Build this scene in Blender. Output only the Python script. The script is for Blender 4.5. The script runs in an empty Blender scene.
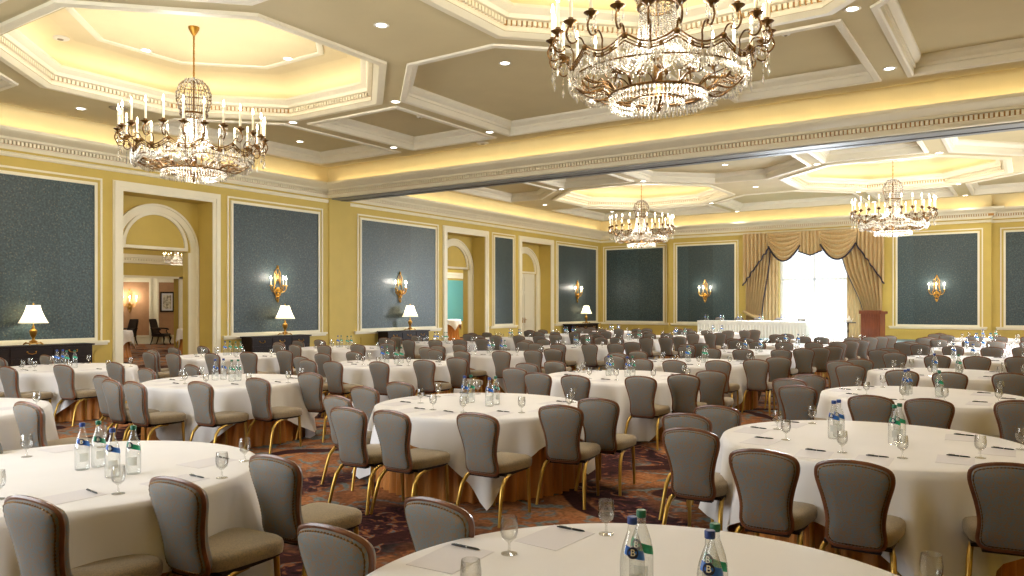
import bpy, bmesh, math, random
from mathutils import Vector, Matrix
random.seed(7)
PI = math.pi
R = math.radians
scene = bpy.context.scene
COL = scene.collection

# ---------------------------------------------------------------- helpers
class MB:
    """collects vertices, faces and material slots of one mesh"""
    def __init__(s):
        s.v, s.f, s.m, s.mi = [], [], [], 0
    def add(s, vs, fs):
        o = len(s.v)
        s.v.extend([tuple(p) for p in vs])
        for f in fs:
            s.f.append(tuple(i + o for i in f)); s.m.append(s.mi)
    def box(s, x0, x1, y0, y1, z0, z1):
        s.add([(x0,y0,z0),(x1,y0,z0),(x1,y1,z0),(x0,y1,z0),(x0,y0,z1),(x1,y0,z1),(x1,y1,z1),(x0,y1,z1)],
              [(0,3,2,1),(4,5,6,7),(0,1,5,4),(1,2,6,5),(2,3,7,6),(3,0,4,7)])
    def obox(s, o, ax, ay, az):
        """oriented box: corner o and three edge vectors"""
        o, ax, ay, az = Vector(o), Vector(ax), Vector(ay), Vector(az)
        p = [o, o+ax, o+ax+ay, o+ay]
        p = p + [q+az for q in p]
        s.add(p, [(0,3,2,1),(4,5,6,7),(0,1,5,4),(1,2,6,5),(2,3,7,6),(3,0,4,7)])
    def lathe(s, prof, n=16, c=(0,0,0), capb=True, capt=True):
        vs, fs = [], []
        for (r, z) in prof:
            for k in range(n):
                a = 2*PI*k/n
                vs.append((c[0]+r*math.cos(a), c[1]+r*math.sin(a), c[2]+z))
        for i in range(len(prof)-1):
            for k in range(n):
                k2 = (k+1) % n
                fs.append((i*n+k, i*n+k2, (i+1)*n+k2, (i+1)*n+k))
        if capb and prof[0][0] > 1e-5: fs.append(tuple(range(n-1, -1, -1)))
        if capt and prof[-1][0] > 1e-5:
            b = (len(prof)-1)*n
            fs.append(tuple(range(b, b+n)))
        s.add(vs, fs)
    def tube(s, pts, r, n=8, closed=False, flat=1.0, caps=True):
        """tube along pts; r number or list"""
        pts = [Vector(p) for p in pts]
        N = len(pts)
        rr = r if isinstance(r, (list, tuple)) else [r]*N
        vs, fs = [], []
        up = None
        for i in range(N):
            if closed: t = pts[(i+1) % N] - pts[i-1]
            elif i == 0: t = pts[1]-pts[0]
            elif i == N-1: t = pts[-1]-pts[-2]
            else: t = pts[i+1]-pts[i-1]
            t.normalize()
            if up is None:
                up = Vector((0,0,1)) if abs(t.z) < 0.9 else Vector((1,0,0))
            b = t.cross(up)
            if b.length < 1e-5: b = t.cross(Vector((0,1,0.1)))
            b.normalize()
            u = b.cross(t); u.normalize(); up = u
            for k in range(n):
                a = 2*PI*k/n
                vs.append(pts[i] + b*math.cos(a)*rr[i] + u*math.sin(a)*rr[i]*flat)
        M = N if closed else N-1
        for i in range(M):
            j = (i+1) % N
            for k in range(n):
                k2 = (k+1) % n
                fs.append((i*n+k, i*n+k2, j*n+k2, j*n+k))
        if not closed and caps:
            fs.append(tuple(range(n-1,-1,-1)))
            fs.append(tuple(range((N-1)*n, N*n)))
        s.add(vs, fs)
    def sphere(s, c, r, n=8, m=6, sz=1.0):
        prof = [(max(1e-6, r*math.sin(PI*i/m)), -r*sz*math.cos(PI*i/m)) for i in range(m+1)]
        s.lathe(prof, n, c, False, False)
    def drop(s, c, w, h):
        """crystal drop: a stretched octahedron hanging down from c"""
        x, y, z = c
        s.add([(x,y,z),(x+w,y,z-h*.6),(x,y+w,z-h*.6),(x-w,y,z-h*.6),(x,y-w,z-h*.6),(x,y,z-h)],
              [(0,1,2),(0,2,3),(0,3,4),(0,4,1),(5,2,1),(5,3,2),(5,4,3),(5,1,4)])
    def grid(s, rows):
        """rows of points -> quads"""
        n = len(rows[0]); vs = [p for r_ in rows for p in r_]; fs = []
        for i in range(len(rows)-1):
            for k in range(n-1):
                fs.append((i*n+k, i*n+k+1, (i+1)*n+k+1, (i+1)*n+k))
        s.add(vs, fs)
    def mesh(s, name, mats, smooth=None):
        me = bpy.data.meshes.new(name)
        me.from_pydata(s.v, [], s.f)
        for m in (mats if isinstance(mats, (list, tuple)) else [mats]): me.materials.append(m)
        me.polygons.foreach_set('material_index', s.m)
        if smooth is not None:
            me.polygons.foreach_set('use_smooth', [True]*len(s.f))
            me.set_sharp_from_angle(angle=R(smooth))
        me.update()
        return me

def fixnormals(me):
    bm = bmesh.new(); bm.from_mesh(me)
    bmesh.ops.recalc_face_normals(bm, faces=bm.faces)
    bm.to_mesh(me); bm.free()
    return me

def obj(name, me, parent=None, loc=(0,0,0), rz=0, kind=None, label=None):
    o = bpy.data.objects.new(name, me)
    COL.objects.link(o)
    o.location = loc
    o.rotation_euler = (0, 0, rz)
    if parent: o.parent = parent
    if kind: o['kind'] = kind
    if label: o['label'] = label
    return o
def thing(name, label, cat, loc=(0,0,0), rz=0, group=None, me=None):
    o = bpy.data.objects.new(name, me)
    COL.objects.link(o)
    o.location = loc; o.rotation_euler = (0, 0, rz)
    o['label'] = label; o['category'] = cat
    if group: o['group'] = group
    return o
def struct(name, me, parent=None, **k):
    return obj(name, me, parent, kind=None if parent else 'structure', **k)

# ---------------------------------------------------------------- camera
F, H0, CH, YAW = 770.0, 306.0, 1.75, R(34.0)
cam = bpy.data.cameras.new('camera'); co = bpy.data.objects.new('camera', cam); COL.objects.link(co)
cam.sensor_width = 36; cam.lens = F/1024*36; cam.shift_y = (H0-288)/1024; cam.clip_end = 200; cam.clip_start = .05
co.location = (0, 0, CH); co.rotation_euler = (PI/2, 0, YAW)
scene.camera = co
SY, CY = math.sin(YAW), math.cos(YAW)
def proj(x, y, z):
    d = -SY*x + CY*y; r = CY*x + SY*y
    if d < .05: return None
    return 512 + F*r/d, H0 - F*(z-CH)/d, d

# ---------------------------------------------------------------- materials
def lin(c):
    return tuple(((v/255)/12.92 if v/255 <= .04045 else ((v/255+.055)/1.055)**2.4) for v in c) + (1.0,)
def newmat(name):
    m = bpy.data.materials.new(name); m.use_nodes = True
    nt = m.node_tree; nt.nodes.clear()
    out = nt.nodes.new('ShaderNodeOutputMaterial')
    return m, nt, out
def N(nt, t, **k):
    n = nt.nodes.new(t)
    for a, b in k.items():
        if a.startswith('i_'): n.inputs[a[2:].replace('_', ' ')].default_value = b
        else: setattr(n, a, b)
    return n
def pbr(name, col, rough=.5, metal=0., spec=.5, vary=.0, vscale=8., bump=0., bscale=60., col2=None, coat=0., stretch=None):
    m, nt, out = newmat(name)
    b = N(nt, 'ShaderNodeBsdfPrincipled'); L = nt.links.new
    b.inputs['Roughness'].default_value = rough; b.inputs['Metallic'].default_value = metal
    b.inputs['Specular IOR Level'].default_value = spec
    b.inputs['Coat Weight'].default_value = coat
    tc = N(nt, 'ShaderNodeTexCoord')
    src = tc.outputs['Object']
    if stretch:
        mp = N(nt, 'ShaderNodeMapping'); mp.inputs['Scale'].default_value = stretch
        L(src, mp.inputs['Vector']); src = mp.outputs['Vector']
    c1 = lin(col)
    c2 = lin(col2) if col2 else tuple(max(0, v*(1-vary)) for v in c1[:3]) + (1,)
    nz = N(nt, 'ShaderNodeTexNoise'); nz.inputs['Scale'].default_value = vscale; nz.inputs['Detail'].default_value = 4
    L(src, nz.inputs['Vector'])
    rp = N(nt, 'ShaderNodeValToRGB'); rp.color_ramp.elements[0].position = .35; rp.color_ramp.elements[1].position = .65
    rp.color_ramp.elements[0].color = c2; rp.color_ramp.elements[1].color = c1
    L(nz.outputs['Fac'], rp.inputs['Fac']); L(rp.outputs['Color'], b.inputs['Base Color'])
    if bump:
        n2 = N(nt, 'ShaderNodeTexNoise'); n2.inputs['Scale'].default_value = bscale; n2.inputs['Detail'].default_value = 3
        L(src, n2.inputs['Vector'])
        bp = N(nt, 'ShaderNodeBump'); bp.inputs['Strength'].default_value = bump; bp.inputs['Distance'].default_value = .01
        L(n2.outputs['Fac'], bp.inputs['Height']); L(bp.outputs['Normal'], b.inputs['Normal'])
    L(b.outputs['BSDF'], out.inputs['Surface'])
    return m
def emis(name, col, strength, sample=False):
    m, nt, out = newmat(name)
    e = N(nt, 'ShaderNodeEmission'); e.inputs['Color'].default_value = col; e.inputs['Strength'].default_value = strength
    nt.links.new(e.outputs['Emission'], out.inputs['Surface'])
    m.cycles.emission_sampling = 'FRONT' if sample else 'NONE'
    return m
def thinglass(name, tint=(1,1,1), refl=.55, rough=.02, diffuse=0.0):
    """thin clear glass: mostly see-through with fresnel reflections and darker rims"""
    m, nt, out = newmat(name); L = nt.links.new
    tr = N(nt, 'ShaderNodeBsdfTransparent'); gl = N(nt, 'ShaderNodeBsdfGlossy'); gl.inputs['Roughness'].default_value = rough
    lw = N(nt, 'ShaderNodeLayerWeight'); lw.inputs['Blend'].default_value = .35
    rp = N(nt, 'ShaderNodeValToRGB')
    rp.color_ramp.elements[0].color = tuple(tint) + (1,); rp.color_ramp.elements[1].color = tuple(t*.78 for t in tint) + (1,)
    L(lw.outputs['Facing'], rp.inputs['Fac']); L(rp.outputs['Color'], tr.inputs['Color'])
    mt = N(nt, 'ShaderNodeMath', operation='MULTIPLY_ADD'); mt.inputs[1].default_value = refl; mt.inputs[2].default_value = .05
    L(lw.outputs['Facing'], mt.inputs[0])
    mx = N(nt, 'ShaderNodeMixShader'); L(mt.outputs[0], mx.inputs[0]); L(tr.outputs[0], mx.inputs[1]); L(gl.outputs[0], mx.inputs[2])
    last = mx.outputs[0]
    if diffuse:
        df = N(nt, 'ShaderNodeBsdfDiffuse'); df.inputs['Color'].default_value = (.9,.9,.88,1)
        m2 = N(nt, 'ShaderNodeMixShader'); m2.inputs[0].default_value = diffuse
        L(last, m2.inputs[1]); L(df.outputs[0], m2.inputs[2]); last = m2.outputs[0]
    L(last, out.inputs['Surface'])
    return m

M = {}
M['wall'] = pbr('wall_paint', (204,178,90), .65, vary=.06, vscale=2)
M['cream'] = pbr('cream_paint', (238,230,202), .45, vary=.03, vscale=3)
M['ceil'] = pbr('ceiling_paint', (208,194,152), .8, vary=.04, vscale=1.5)
M['cove'] = pbr('cove_paint', (238,220,166), .8, vary=.04, vscale=2)
M['dome'] = pbr('dome_paint', (232,216,172), .8, vary=.05, vscale=1.5)
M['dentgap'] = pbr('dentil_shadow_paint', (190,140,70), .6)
M['track'] = pbr('partition_track_metal', (150,152,150), .55, metal=.5)
M['trackdark'] = pbr('track_slot', (40,40,42), .5)
M['brass'] = pbr('gold_brass', (196,148,66), .34, metal=1., vary=.2, vscale=20)
M['bronze'] = pbr('antique_bronze', (120,88,48), .4, metal=.9, vary=.4, vscale=25)
M['goldleg'] = pbr('brushed_gold', (196,160,82), .3, metal=.85, vary=.12, vscale=10)
M['wood'] = pbr('mahogany', (122,76,50), .3, vary=.4, vscale=14, coat=.3)
M['lectern'] = pbr('lectern_wood', (128,68,38), .35, vary=.35, vscale=5, stretch=(6,6,.6), coat=.2)
M['darkwood'] = pbr('dark_wood', (36,23,18), .5, spec=.25, vary=.4, vscale=6, stretch=(1,1,8))
M['cloth'] = pbr('white_linen', (232,229,228), .75, vary=.03, vscale=3, bump=.12, bscale=9)
M['headcloth'] = pbr('head_table_linen', (238,236,228), .75, vary=.03, vscale=3)
M['skirt'] = pbr('gold_satin', (196,128,58), .45, vary=.25, vscale=5, stretch=(6,6,.5))
M['paper'] = pbr('note_paper', (217,213,216), .7)
M['black'] = pbr('black_plastic', (20,19,20), .3)
M['silver'] = pbr('silver_metal', (200,200,200), .25, metal=1)
M['drape'] = pbr('gold_drape', (206,176,126), .55, vary=.22, vscale=7, stretch=(4,4,.4), bump=.05, bscale=40)
M['fringe'] = pbr('dark_fringe', (42,34,46), .7)
M['candle'] = pbr('candle_tube', (244,232,200), .5)
M['shade'] = pbr('lampshade_fabric', (245,236,210), .7)
M['leather'] = pbr('dark_leather', (40,30,28), .4, vary=.3, vscale=10)
M['tan'] = pbr('tan_wallcover', (176,132,92), .7, vary=.1, vscale=6)
M['teal'] = pbr('teal_wallcover', (112,186,184), .6, vary=.18, vscale=30)
M['capblue'] = pbr('blue_cap', (28,58,130), .4)
M['capgreen'] = pbr('green_cap', (14,98,72), .4)
M['labblue'] = pbr('blue_label', (24,84,180), .35, col2=(40,120,215), vscale=30)
M['labgreen'] = pbr('green_label', (10,128,84), .35, col2=(40,170,140), vscale=30)
M['badge'] = pbr('navy_badge', (16,26,62), .4)
M['white'] = pbr('white_ink', (236,232,214), .5)
M['plastic'] = pbr('white_plastic', (232,228,214), .5)
M['grille'] = pbr('grey_grille', (150,138,116), .6)
M['riser'] = pbr('riser_carpet', (110,132,134), .9, vary=.2, vscale=40)
M['doorpaint'] = pbr('door_paint', (232,226,204), .45)
M['bulb'] = emis('candle_bulb', (1,.86,.6,1), 26)
M['downlight'] = emis('downlight_glow', (1,.95,.86,1), 9)
M['glass'] = thinglass('goblet_glass', (.98,.98,.97), .5)
M['bottleglass'] = thinglass('bottle_glass', (.96,.975,.97), .38, .06, diffuse=.06)
M['frost'] = thinglass('frosted_label', (.72,.76,.74), .2, .3, diffuse=.45)
M['silverback'] = thinglass('window_glass', (.96,.98,1), .25)

# crystal: bright sparkling refractive look, mix of clear and mirror
def crystal():
    m, nt, out = newmat('crystal'); L = nt.links.new
    tr = N(nt, 'ShaderNodeBsdfTransparent'); tr.inputs['Color'].default_value = (.84,.83,.80,1)
    gl = N(nt, 'ShaderNodeBsdfGlossy'); gl.inputs['Roughness'].default_value = .08; gl.inputs['Color'].default_value = (1,.97,.9,1)
    df = N(nt, 'ShaderNodeBsdfTranslucent'); df.inputs['Color'].default_value = (.92,.89,.83,1)
    a = N(nt, 'ShaderNodeMixShader'); a.inputs[0].default_value = .65
    L(gl.outputs[0], a.inputs[1]); L(df.outputs[0], a.inputs[2])
    b = N(nt, 'ShaderNodeMixShader')
    gm = N(nt, 'ShaderNodeNewGeometry'); mr = N(nt, 'ShaderNodeMapRange'); mr.inputs[3].default_value = .15; mr.inputs[4].default_value = .9
    L(gm.outputs['Random Per Island'], mr.inputs[0]); L(mr.outputs[0], b.inputs[0])
    L(tr.outputs[0], b.inputs[1]); L(a.outputs[0], b.inputs[2]); L(b.outputs[0], out.inputs['Surface'])
    return m
M['crystal'] = crystal()

def panel_fabric():
    """blue damask wall fabric: wide vertical widths, fine mottling and gold flecks"""
    m, nt, out = newmat('blue_damask'); L = nt.links.new
    b = N(nt, 'ShaderNodeBsdfPrincipled'); b.inputs['Roughness'].default_value = .42; b.inputs['Sheen Weight'].default_value = .2
    g = N(nt, 'ShaderNodeNewGeometry')
    sx = N(nt, 'ShaderNodeSeparateXYZ'); L(g.outputs['Position'], sx.inputs[0])
    ad = N(nt, 'ShaderNodeMath', operation='ADD'); L(sx.outputs['X'], ad.inputs[0]); L(sx.outputs['Y'], ad.inputs[1])
    ml = N(nt, 'ShaderNodeMath', operation='MULTIPLY'); ml.inputs[1].default_value = .8; L(ad.outputs[0], ml.inputs[0])
    fl = N(nt, 'ShaderNodeMath', operation='FLOOR'); L(ml.outputs[0], fl.inputs[0])
    wn = N(nt, 'ShaderNodeTexWhiteNoise', noise_dimensions='1D'); L(fl.outputs[0], wn.inputs['W'])
    v = N(nt, 'ShaderNodeTexVoronoi'); v.inputs['Scale'].default_value = 16; L(g.outputs['Position'], v.inputs['Vector'])
    nz = N(nt, 'ShaderNodeTexNoise'); nz.inputs['Scale'].default_value = 22; nz.inputs['Detail'].default_value = 6; L(g.outputs['Position'], nz.inputs['Vector'])
    rp = N(nt, 'ShaderNodeValToRGB')
    e = rp.color_ramp.elements
    e[0].position = .32; e[0].color = lin((31,43,44)); e[1].position = .72; e[1].color = lin((72,92,92))
    x = e.new(.5); x.color = lin((46,66,69))
    L(nz.outputs['Fac'], rp.inputs['Fac'])
    mx = N(nt, 'ShaderNodeMix', data_type='RGBA', blend_type='MULTIPLY'); mx.inputs[0].default_value = 1
    r2 = N(nt, 'ShaderNodeValToRGB'); r2.color_ramp.elements[0].color = (.6,.63,.62,1); r2.color_ramp.elements[1].color = (1,1,1,1)
    L(wn.outputs['Value'], r2.inputs['Fac'])
    L(rp.outputs['Color'], mx.inputs[6]); L(r2.outputs['Color'], mx.inputs[7])
    m3 = N(nt, 'ShaderNodeMix', data_type='RGBA')
    r3 = N(nt, 'ShaderNodeValToRGB'); r3.color_ramp.elements[0].position = .10; r3.color_ramp.elements[0].color = (.5,.5,.5,1); r3.color_ramp.elements[1].position = .3; r3.color_ramp.elements[1].color = (0,0,0,1)
    L(v.outputs['Distance'], r3.inputs['Fac']); L(r3.outputs['Color'], m3.inputs[0])
    L(mx.outputs[2], m3.inputs[6]); m3.inputs[7].default_value = lin((122,116,92))
    L(m3.outputs[2], b.inputs['Base Color'])
    bp = N(nt, 'ShaderNodeBump'); bp.inputs['Strength'].default_value = .15; bp.inputs['Distance'].default_value = .01
    L(nz.outputs['Fac'], bp.inputs['Height']); L(bp.outputs['Normal'], b.inputs['Normal'])
    L(b.outputs[0], out.inputs['Surface'])
    return m
M['damask'] = panel_fabric()

def chair_fabric(name, base, fig, scale):
    m, nt, out = newmat(name); L = nt.links.new
    b = N(nt, 'ShaderNodeBsdfPrincipled'); b.inputs['Roughness'].default_value = .6; b.inputs['Sheen Weight'].default_value = .25
    tc = N(nt, 'ShaderNodeTexCoord')
    nz = N(nt, 'ShaderNodeTexNoise'); nz.inputs['Scale'].default_value = scale; nz.inputs['Detail'].default_value = 1.5; nz.inputs['Distortion'].default_value = 2.2
    L(tc.outputs['Object'], nz.inputs['Vector'])
    rp = N(nt, 'ShaderNodeValToRGB'); e = rp.color_ramp.elements
    e[0].position = .42; e[0].color = lin(base); e[1].position = .47; e[1].color = lin(fig)
    x = e.new(.54); x.color = lin(fig); x = e.new(.58); x.color = lin(base)
    L(nz.outputs['Fac'], rp.inputs['Fac'])
    oi = N(nt, 'ShaderNodeObjectInfo')
    mr = N(nt, 'ShaderNodeMapRange'); mr.inputs[3].default_value = .9; mr.inputs[4].default_value = 1.08; L(oi.outputs['Random'], mr.inputs[0])
    mx = N(nt, 'ShaderNodeMix', data_type='RGBA', blend_type='MULTIPLY'); mx.inputs[0].default_value = 1
    L(rp.outputs['Color'], mx.inputs[6]); L(mr.outputs[0], mx.inputs[7]); L(mx.outputs[2], b.inputs['Base Color'])
    n2 = N(nt, 'ShaderNodeTexNoise'); n2.inputs['Scale'].default_value = 260; L(tc.outputs['Object'], n2.inputs['Vector'])
    bp = N(nt, 'ShaderNodeBump'); bp.inputs['Strength'].default_value = .25; bp.inputs['Distance'].default_value = .002
    L(n2.outputs['Fac'], bp.inputs['Height']); L(bp.outputs['Normal'], b.inputs['Normal'])
    L(b.outputs[0], out.inputs['Surface'])
    return m
M['backfab'] = chair_fabric('damask_upholstery', (126,104,81), (98,112,116), 30)
M['seatfab'] = chair_fabric('seat_upholstery', (148,128,96), (126,112,88), 34)

def carpet():
    m, nt, out = newmat('patterned_carpet'); L = nt.links.new
    b = N(nt, 'ShaderNodeBsdfPrincipled'); b.inputs['Roughness'].default_value = .95; b.inputs['Specular IOR Level'].default_value = .1
    g = N(nt, 'ShaderNodeNewGeometry'); P = g.outputs['Position']
    def noise(scale, det=3, dist=0.):
        n = N(nt, 'ShaderNodeTexNoise'); n.inputs['Scale'].default_value = scale; n.inputs['Detail'].default_value = det; n.inputs['Distortion'].default_value = dist
        L(P, n.inputs['Vector']); return n.outputs['Fac']
    def ramp(src, stops):
        r_ = N(nt, 'ShaderNodeValToRGB'); e = r_.color_ramp.elements
        e[0].position, e[0].color = stops[0]; e[1].position, e[1].color = stops[-1]
        for p_, c_ in stops[1:-1]:
            q = e.new(p_); q.color = c_
        L(src, r_.inputs['Fac']); return r_.outputs['Color']
    def mix(f, a, c):
        x = N(nt, 'ShaderNodeMix', data_type='RGBA'); L(f, x.inputs[0])
        for i, s_ in ((6, a), (7, c)):
            if isinstance(s_, tuple): x.inputs[i].default_value = s_
            else: L(s_, x.inputs[i])
        return x.outputs[2]
    W, K = (1,1,1,1), (0,0,0,1)
    base = ramp(noise(2.6, 5, .5), [(.3, lin((104,66,44))), (.5, lin((152,98,62))), (.7, lin((170,122,82)))])
    # blue-grey flecked leaves
    fl = ramp(noise(3.4, 6, 1.6), [(.51, K), (.58, W)])
    c = mix(fl, base, lin((112,120,118)))
    # dark aubergine bands
    sp = N(nt, 'ShaderNodeSeparateXYZ'); L(P, sp.inputs[0])
    br = N(nt, 'ShaderNodeMapRange'); br.inputs[1].default_value = 2.5; br.inputs[2].default_value = 7.5; br.inputs[3].default_value = .13; br.inputs[4].default_value = -.06; L(sp.outputs['Y'], br.inputs[0])
    sm = N(nt, 'ShaderNodeMath', operation='ADD'); L(noise(.42, 2, .8), sm.inputs[0]); L(br.outputs[0], sm.inputs[1])
    bd = ramp(sm.outputs[0], [(.50, K), (.56, W)])
    dark = ramp(noise(5, 4, 2.), [(.4, lin((38,22,26))), (.55, lin((70,38,44))), (.62, lin((150,92,52))), (.68, lin((96,108,112)))])
    c = mix(bd, c, dark)
    # big scroll lines
    vo = N(nt, 'ShaderNodeTexVoronoi'); vo.inputs['Scale'].default_value = .42; vo.inputs['Randomness'].default_value = .7
    wp = N(nt, 'ShaderNodeVectorMath', operation='ADD')
    nn = N(nt, 'ShaderNodeTexNoise'); nn.inputs['Scale'].default_value = .7; L(P, nn.inputs['Vector'])
    sc = N(nt, 'ShaderNodeVectorMath', operation='SCALE'); sc.inputs['Scale'].default_value = .9; L(nn.outputs['Color'], sc.inputs[0])
    L(P, wp.inputs[0]); L(sc.outputs[0], wp.inputs[1]); L(wp.outputs[0], vo.inputs['Vector'])
    ms = N(nt, 'ShaderNodeMath', operation='MULTIPLY'); ms.inputs[1].default_value = 16.; L(vo.outputs['Distance'], ms.inputs[0])
    sn = N(nt, 'ShaderNodeMath', operation='SINE'); L(ms.outputs[0], sn.inputs[0])
    ln = ramp(sn.outputs[0], [(.80, K), (.88, W)])
    c = mix(ln, c, lin((58,30,30)))
    fx = N(nt, 'ShaderNodeMix', data_type='RGBA', blend_type='MULTIPLY'); fx.inputs[0].default_value = 1
    L(c, fx.inputs[6]); L(ramp(noise(24, 5, .4), [(.35, (.62,.62,.64,1)), (.6, (1.08,1.06,1.04,1))]), fx.inputs[7]); c = fx.outputs[2]
    L(c, b.inputs['Base Color'])
    bp = N(nt, 'ShaderNodeBump'); bp.inputs['Strength'].default_value = .3; bp.inputs['Distance'].default_value = .01
    L(noise(90, 2), bp.inputs['Height']); L(bp.outputs['Normal'], b.inputs['Normal'])
    L(b.outputs[0], out.inputs['Surface'])
    return m
M['carpet'] = carpet()

def art():
    m, nt, out = newmat('print_art'); L = nt.links.new
    b = N(nt, 'ShaderNodeBsdfPrincipled'); g = N(nt, 'ShaderNodeTexCoord')
    n = N(nt, 'ShaderNodeTexNoise'); n.inputs['Scale'].default_value = 9; n.inputs['Detail'].default_value = 5; L(g.outputs['Object'], n.inputs['Vector'])
    r_ = N(nt, 'ShaderNodeValToRGB'); e = r_.color_ramp.elements
    e[0].position = .35; e[0].color = lin((120,110,90)); e[1].position = .62; e[1].color = lin((222,214,192))
    L(n.outputs['Fac'], r_.inputs['Fac']); L(r_.outputs['Color'], b.inputs['Base Color']); L(b.outputs[0], out.inputs['Surface'])
    return m
M['art'] = art()

def sheer():
    """daylight through a bright window: the sky glow with paler sash shadow"""
    m, nt, out = newmat('bright_sky_beyond_window'); L = nt.links.new
    e = N(nt, 'ShaderNodeEmission'); e.inputs['Color'].default_value = (.93,.97,1,1); e.inputs['Strength'].default_value = 2.6
    L(e.outputs[0], out.inputs['Surface']); m.cycles.emission_sampling = 'FRONT'
    return m
M['sky'] = sheer()
def netmat():
    m, nt, out = newmat('net_curtain'); L = nt.links.new
    a = N(nt, 'ShaderNodeBsdfTransparent'); t = N(nt, 'ShaderNodeBsdfTranslucent'); t.inputs['Color'].default_value = (.95,.97,.97,1)
    x = N(nt, 'ShaderNodeMixShader'); x.inputs[0].default_value = .55
    L(a.outputs[0], x.inputs[1]); L(t.outputs[0], x.inputs[2]); L(x.outputs[0], out.inputs['Surface'])
    return m
M['net'] = netmat()

# ---------------------------------------------------------------- dimensions
XL, XR, YN, YB, YB2 = -19.2, 2.4, -.9, 37.0, 36.65
YBEAM0, YBEAM1 = 17.64, 18.58
ZC = 6.2
XOCT = (-13.15, -3.9)
XMID = -8.53
YROOM = (8.95, 28.9)
XD = -19.87            # back plane of the door recesses
DOORS = ((10.71, 13.31), (23.83, 26.4), (29.23, 31.79))
DTOP = 4.68

# ---------------------------------------------------------------- floor and walls
b = MB(); b.box(-37, XR+.3, YN-.3, YB+5.3, -.2, 0); struct('floor', b.mesh('floor', M['carpet']))

def wall_with_holes(axis, pos, thick, a0, a1, z0, z1, holes):
    """upright wall along axis; holes = (a, b, zbot, ztop)"""
    mb = MB()
    def bx(p, q, r, s):
        if q-p < 1e-4 or s-r < 1e-4: return
        if axis == 'y': mb.box(min(pos, pos+thick), max(pos, pos+thick), p, q, r, s)
        else: mb.box(p, q, min(pos, pos+thick), max(pos, pos+thick), r, s)
    cur = a0
    for (p, q, zb, zt) in sorted(holes):
        bx(cur, p, z0, z1); bx(p, q, z0, zb); bx(p, q, zt, z1); cur = q
    bx(cur, a1, z0, z1)
    return mb
struct('wall_left', wall_with_holes('y', XL, XD-XL, YN, YB+.4, 0, 7.2, [(a, c, 0, DTOP) for a, c in DOORS]).mesh('wall_left', M['wall']))
WIN = (-9.75, -6.8, .1, 4.75)
struct('wall_back', wall_with_holes('x', YB2+.35, .35, XL, XR, 0, 7.2, [WIN]).mesh('wall_back', M['wall']))
b = MB(); b.box(-15.18, WIN[0]-.01, YB2, YB, 0, 7.0); b.box(WIN[1]+.01, -1.34, YB2, YB, 0, 7.0); b.box(WIN[0]-.01, WIN[1]+.01, YB2, YB, WIN[3], 7.0); b.box(WIN[0]-.01, WIN[1]+.01, YB2, YB, 0, WIN[2])
struct('wall_projection', b.mesh('wall_projection', M['wall']))
RWIN_ADDED = ((18.8, 23.2), (28.0, 32.0))  # invented openings, out of view, for extra light in the far room
struct('wall_right', wall_with_holes('y', XR, .35, YN, YB+.4, 0, 7.2, [(a, c, .6, 4.9) for a, c in RWIN_ADDED]).mesh('wall_right', M['wall']))
NWIN_ADDED = (-12.2, -5.0, .6, 4.9)  # invented opening behind the camera, for cool light on the chair backs
struct('wall_near', wall_with_holes('x', YN-.35, .35, XL, XR, 0, 7.2, [NWIN_ADDED]).mesh('wall_near', M['wall']))

# ---------------------------------------------------------------- sweep with mitred corners
def sweep(mb, path, prof, side=1, ends=True):
    """path: plan points; prof: (offset to the right of travel, z) list"""
    P = [Vector((p[0], p[1])) for p in path]
    rings = []
    for i, p in enumerate(P):
        d0 = (P[i]-P[i-1]).normalized() if i > 0 else None
        d1 = (P[i+1]-P[i]).normalized() if i < len(P)-1 else None
        if d0 is None: d0 = d1
        if d1 is None: d1 = d0
        n0 = Vector((d0.y, -d0.x)); n1 = Vector((d1.y, -d1.x))
        n = n0+n1; n = n/ max(.2, n.dot(n0))
        rings.append([(p.x+n.x*o*side, p.y+n.y*o*side, z) for o, z in prof])
    k = len(prof)
    fs = []
    vs = [q for r_ in rings for q in r_]
    for i in range(len(P)-1):
        for j in range(k-1):
            fs.append((i*k+j, (i+1)*k+j, (i+1)*k+j+1, i*k+j+1))
    mb.add(vs, fs)
def dentils(mb, path, off, depth, z0, z1, period=.085, w=.052):
    for i in range(len(path)-1):
        a, c = Vector(path[i]), Vector(path[i+1])
        d = c-a; ln = d.length; d.normalize(); n = Vector((d.y, -d.x))
        m = int((ln-2*off)/period) if ln > 2 else int(ln/period)
        st = (ln - m*period)/2
        for q in range(m):
            s0 = a + d*(st+q*period) + n*off
            mb.obox((s0.x, s0.y, z0), (d.x*w, d.y*w, 0), (n.x*depth, n.y*depth, 0), (0, 0, z1-z0))

CORN = [(0,5.30),(.03,5.30),(.05,5.36),(.08,5.39),(.08,5.50),(.17,5.50),(.2,5.55),(.30,5.58),(.40,5.62),(.45,5.66),(.45,5.73),(.41,5.73),(.41,5.64),(.02,5.62)]
near_path = [(XL, YN), (XL, YBEAM0), (XR, YBEAM0), (XR, YN), (XL, YN)]
far_path = [(XL, YBEAM1), (XL, YB), (-15.18, YB), (-15.18, YB2), (-1.34, YB2), (-1.34, YB), (XR, YB), (XR, YBEAM1)]
for nm, path in (('trim_1', near_path), ('trim_2', far_path)):
    b = MB(); sweep(b, path, CORN)
    o = struct(nm, b.mesh('cornice', M['cream'], 40))
    b = MB(); dentils(b, path, .075, .07, 5.40, 5.485)
    obj('dentil_band', b.mesh('dentil_band', M['cream']), o)
    b = MB(); sweep(b, path, [(.083, 5.395), (.083, 5.495)]); obj('dentil_ground', b.mesh('dentil_ground', M['dentgap']), o)
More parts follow.
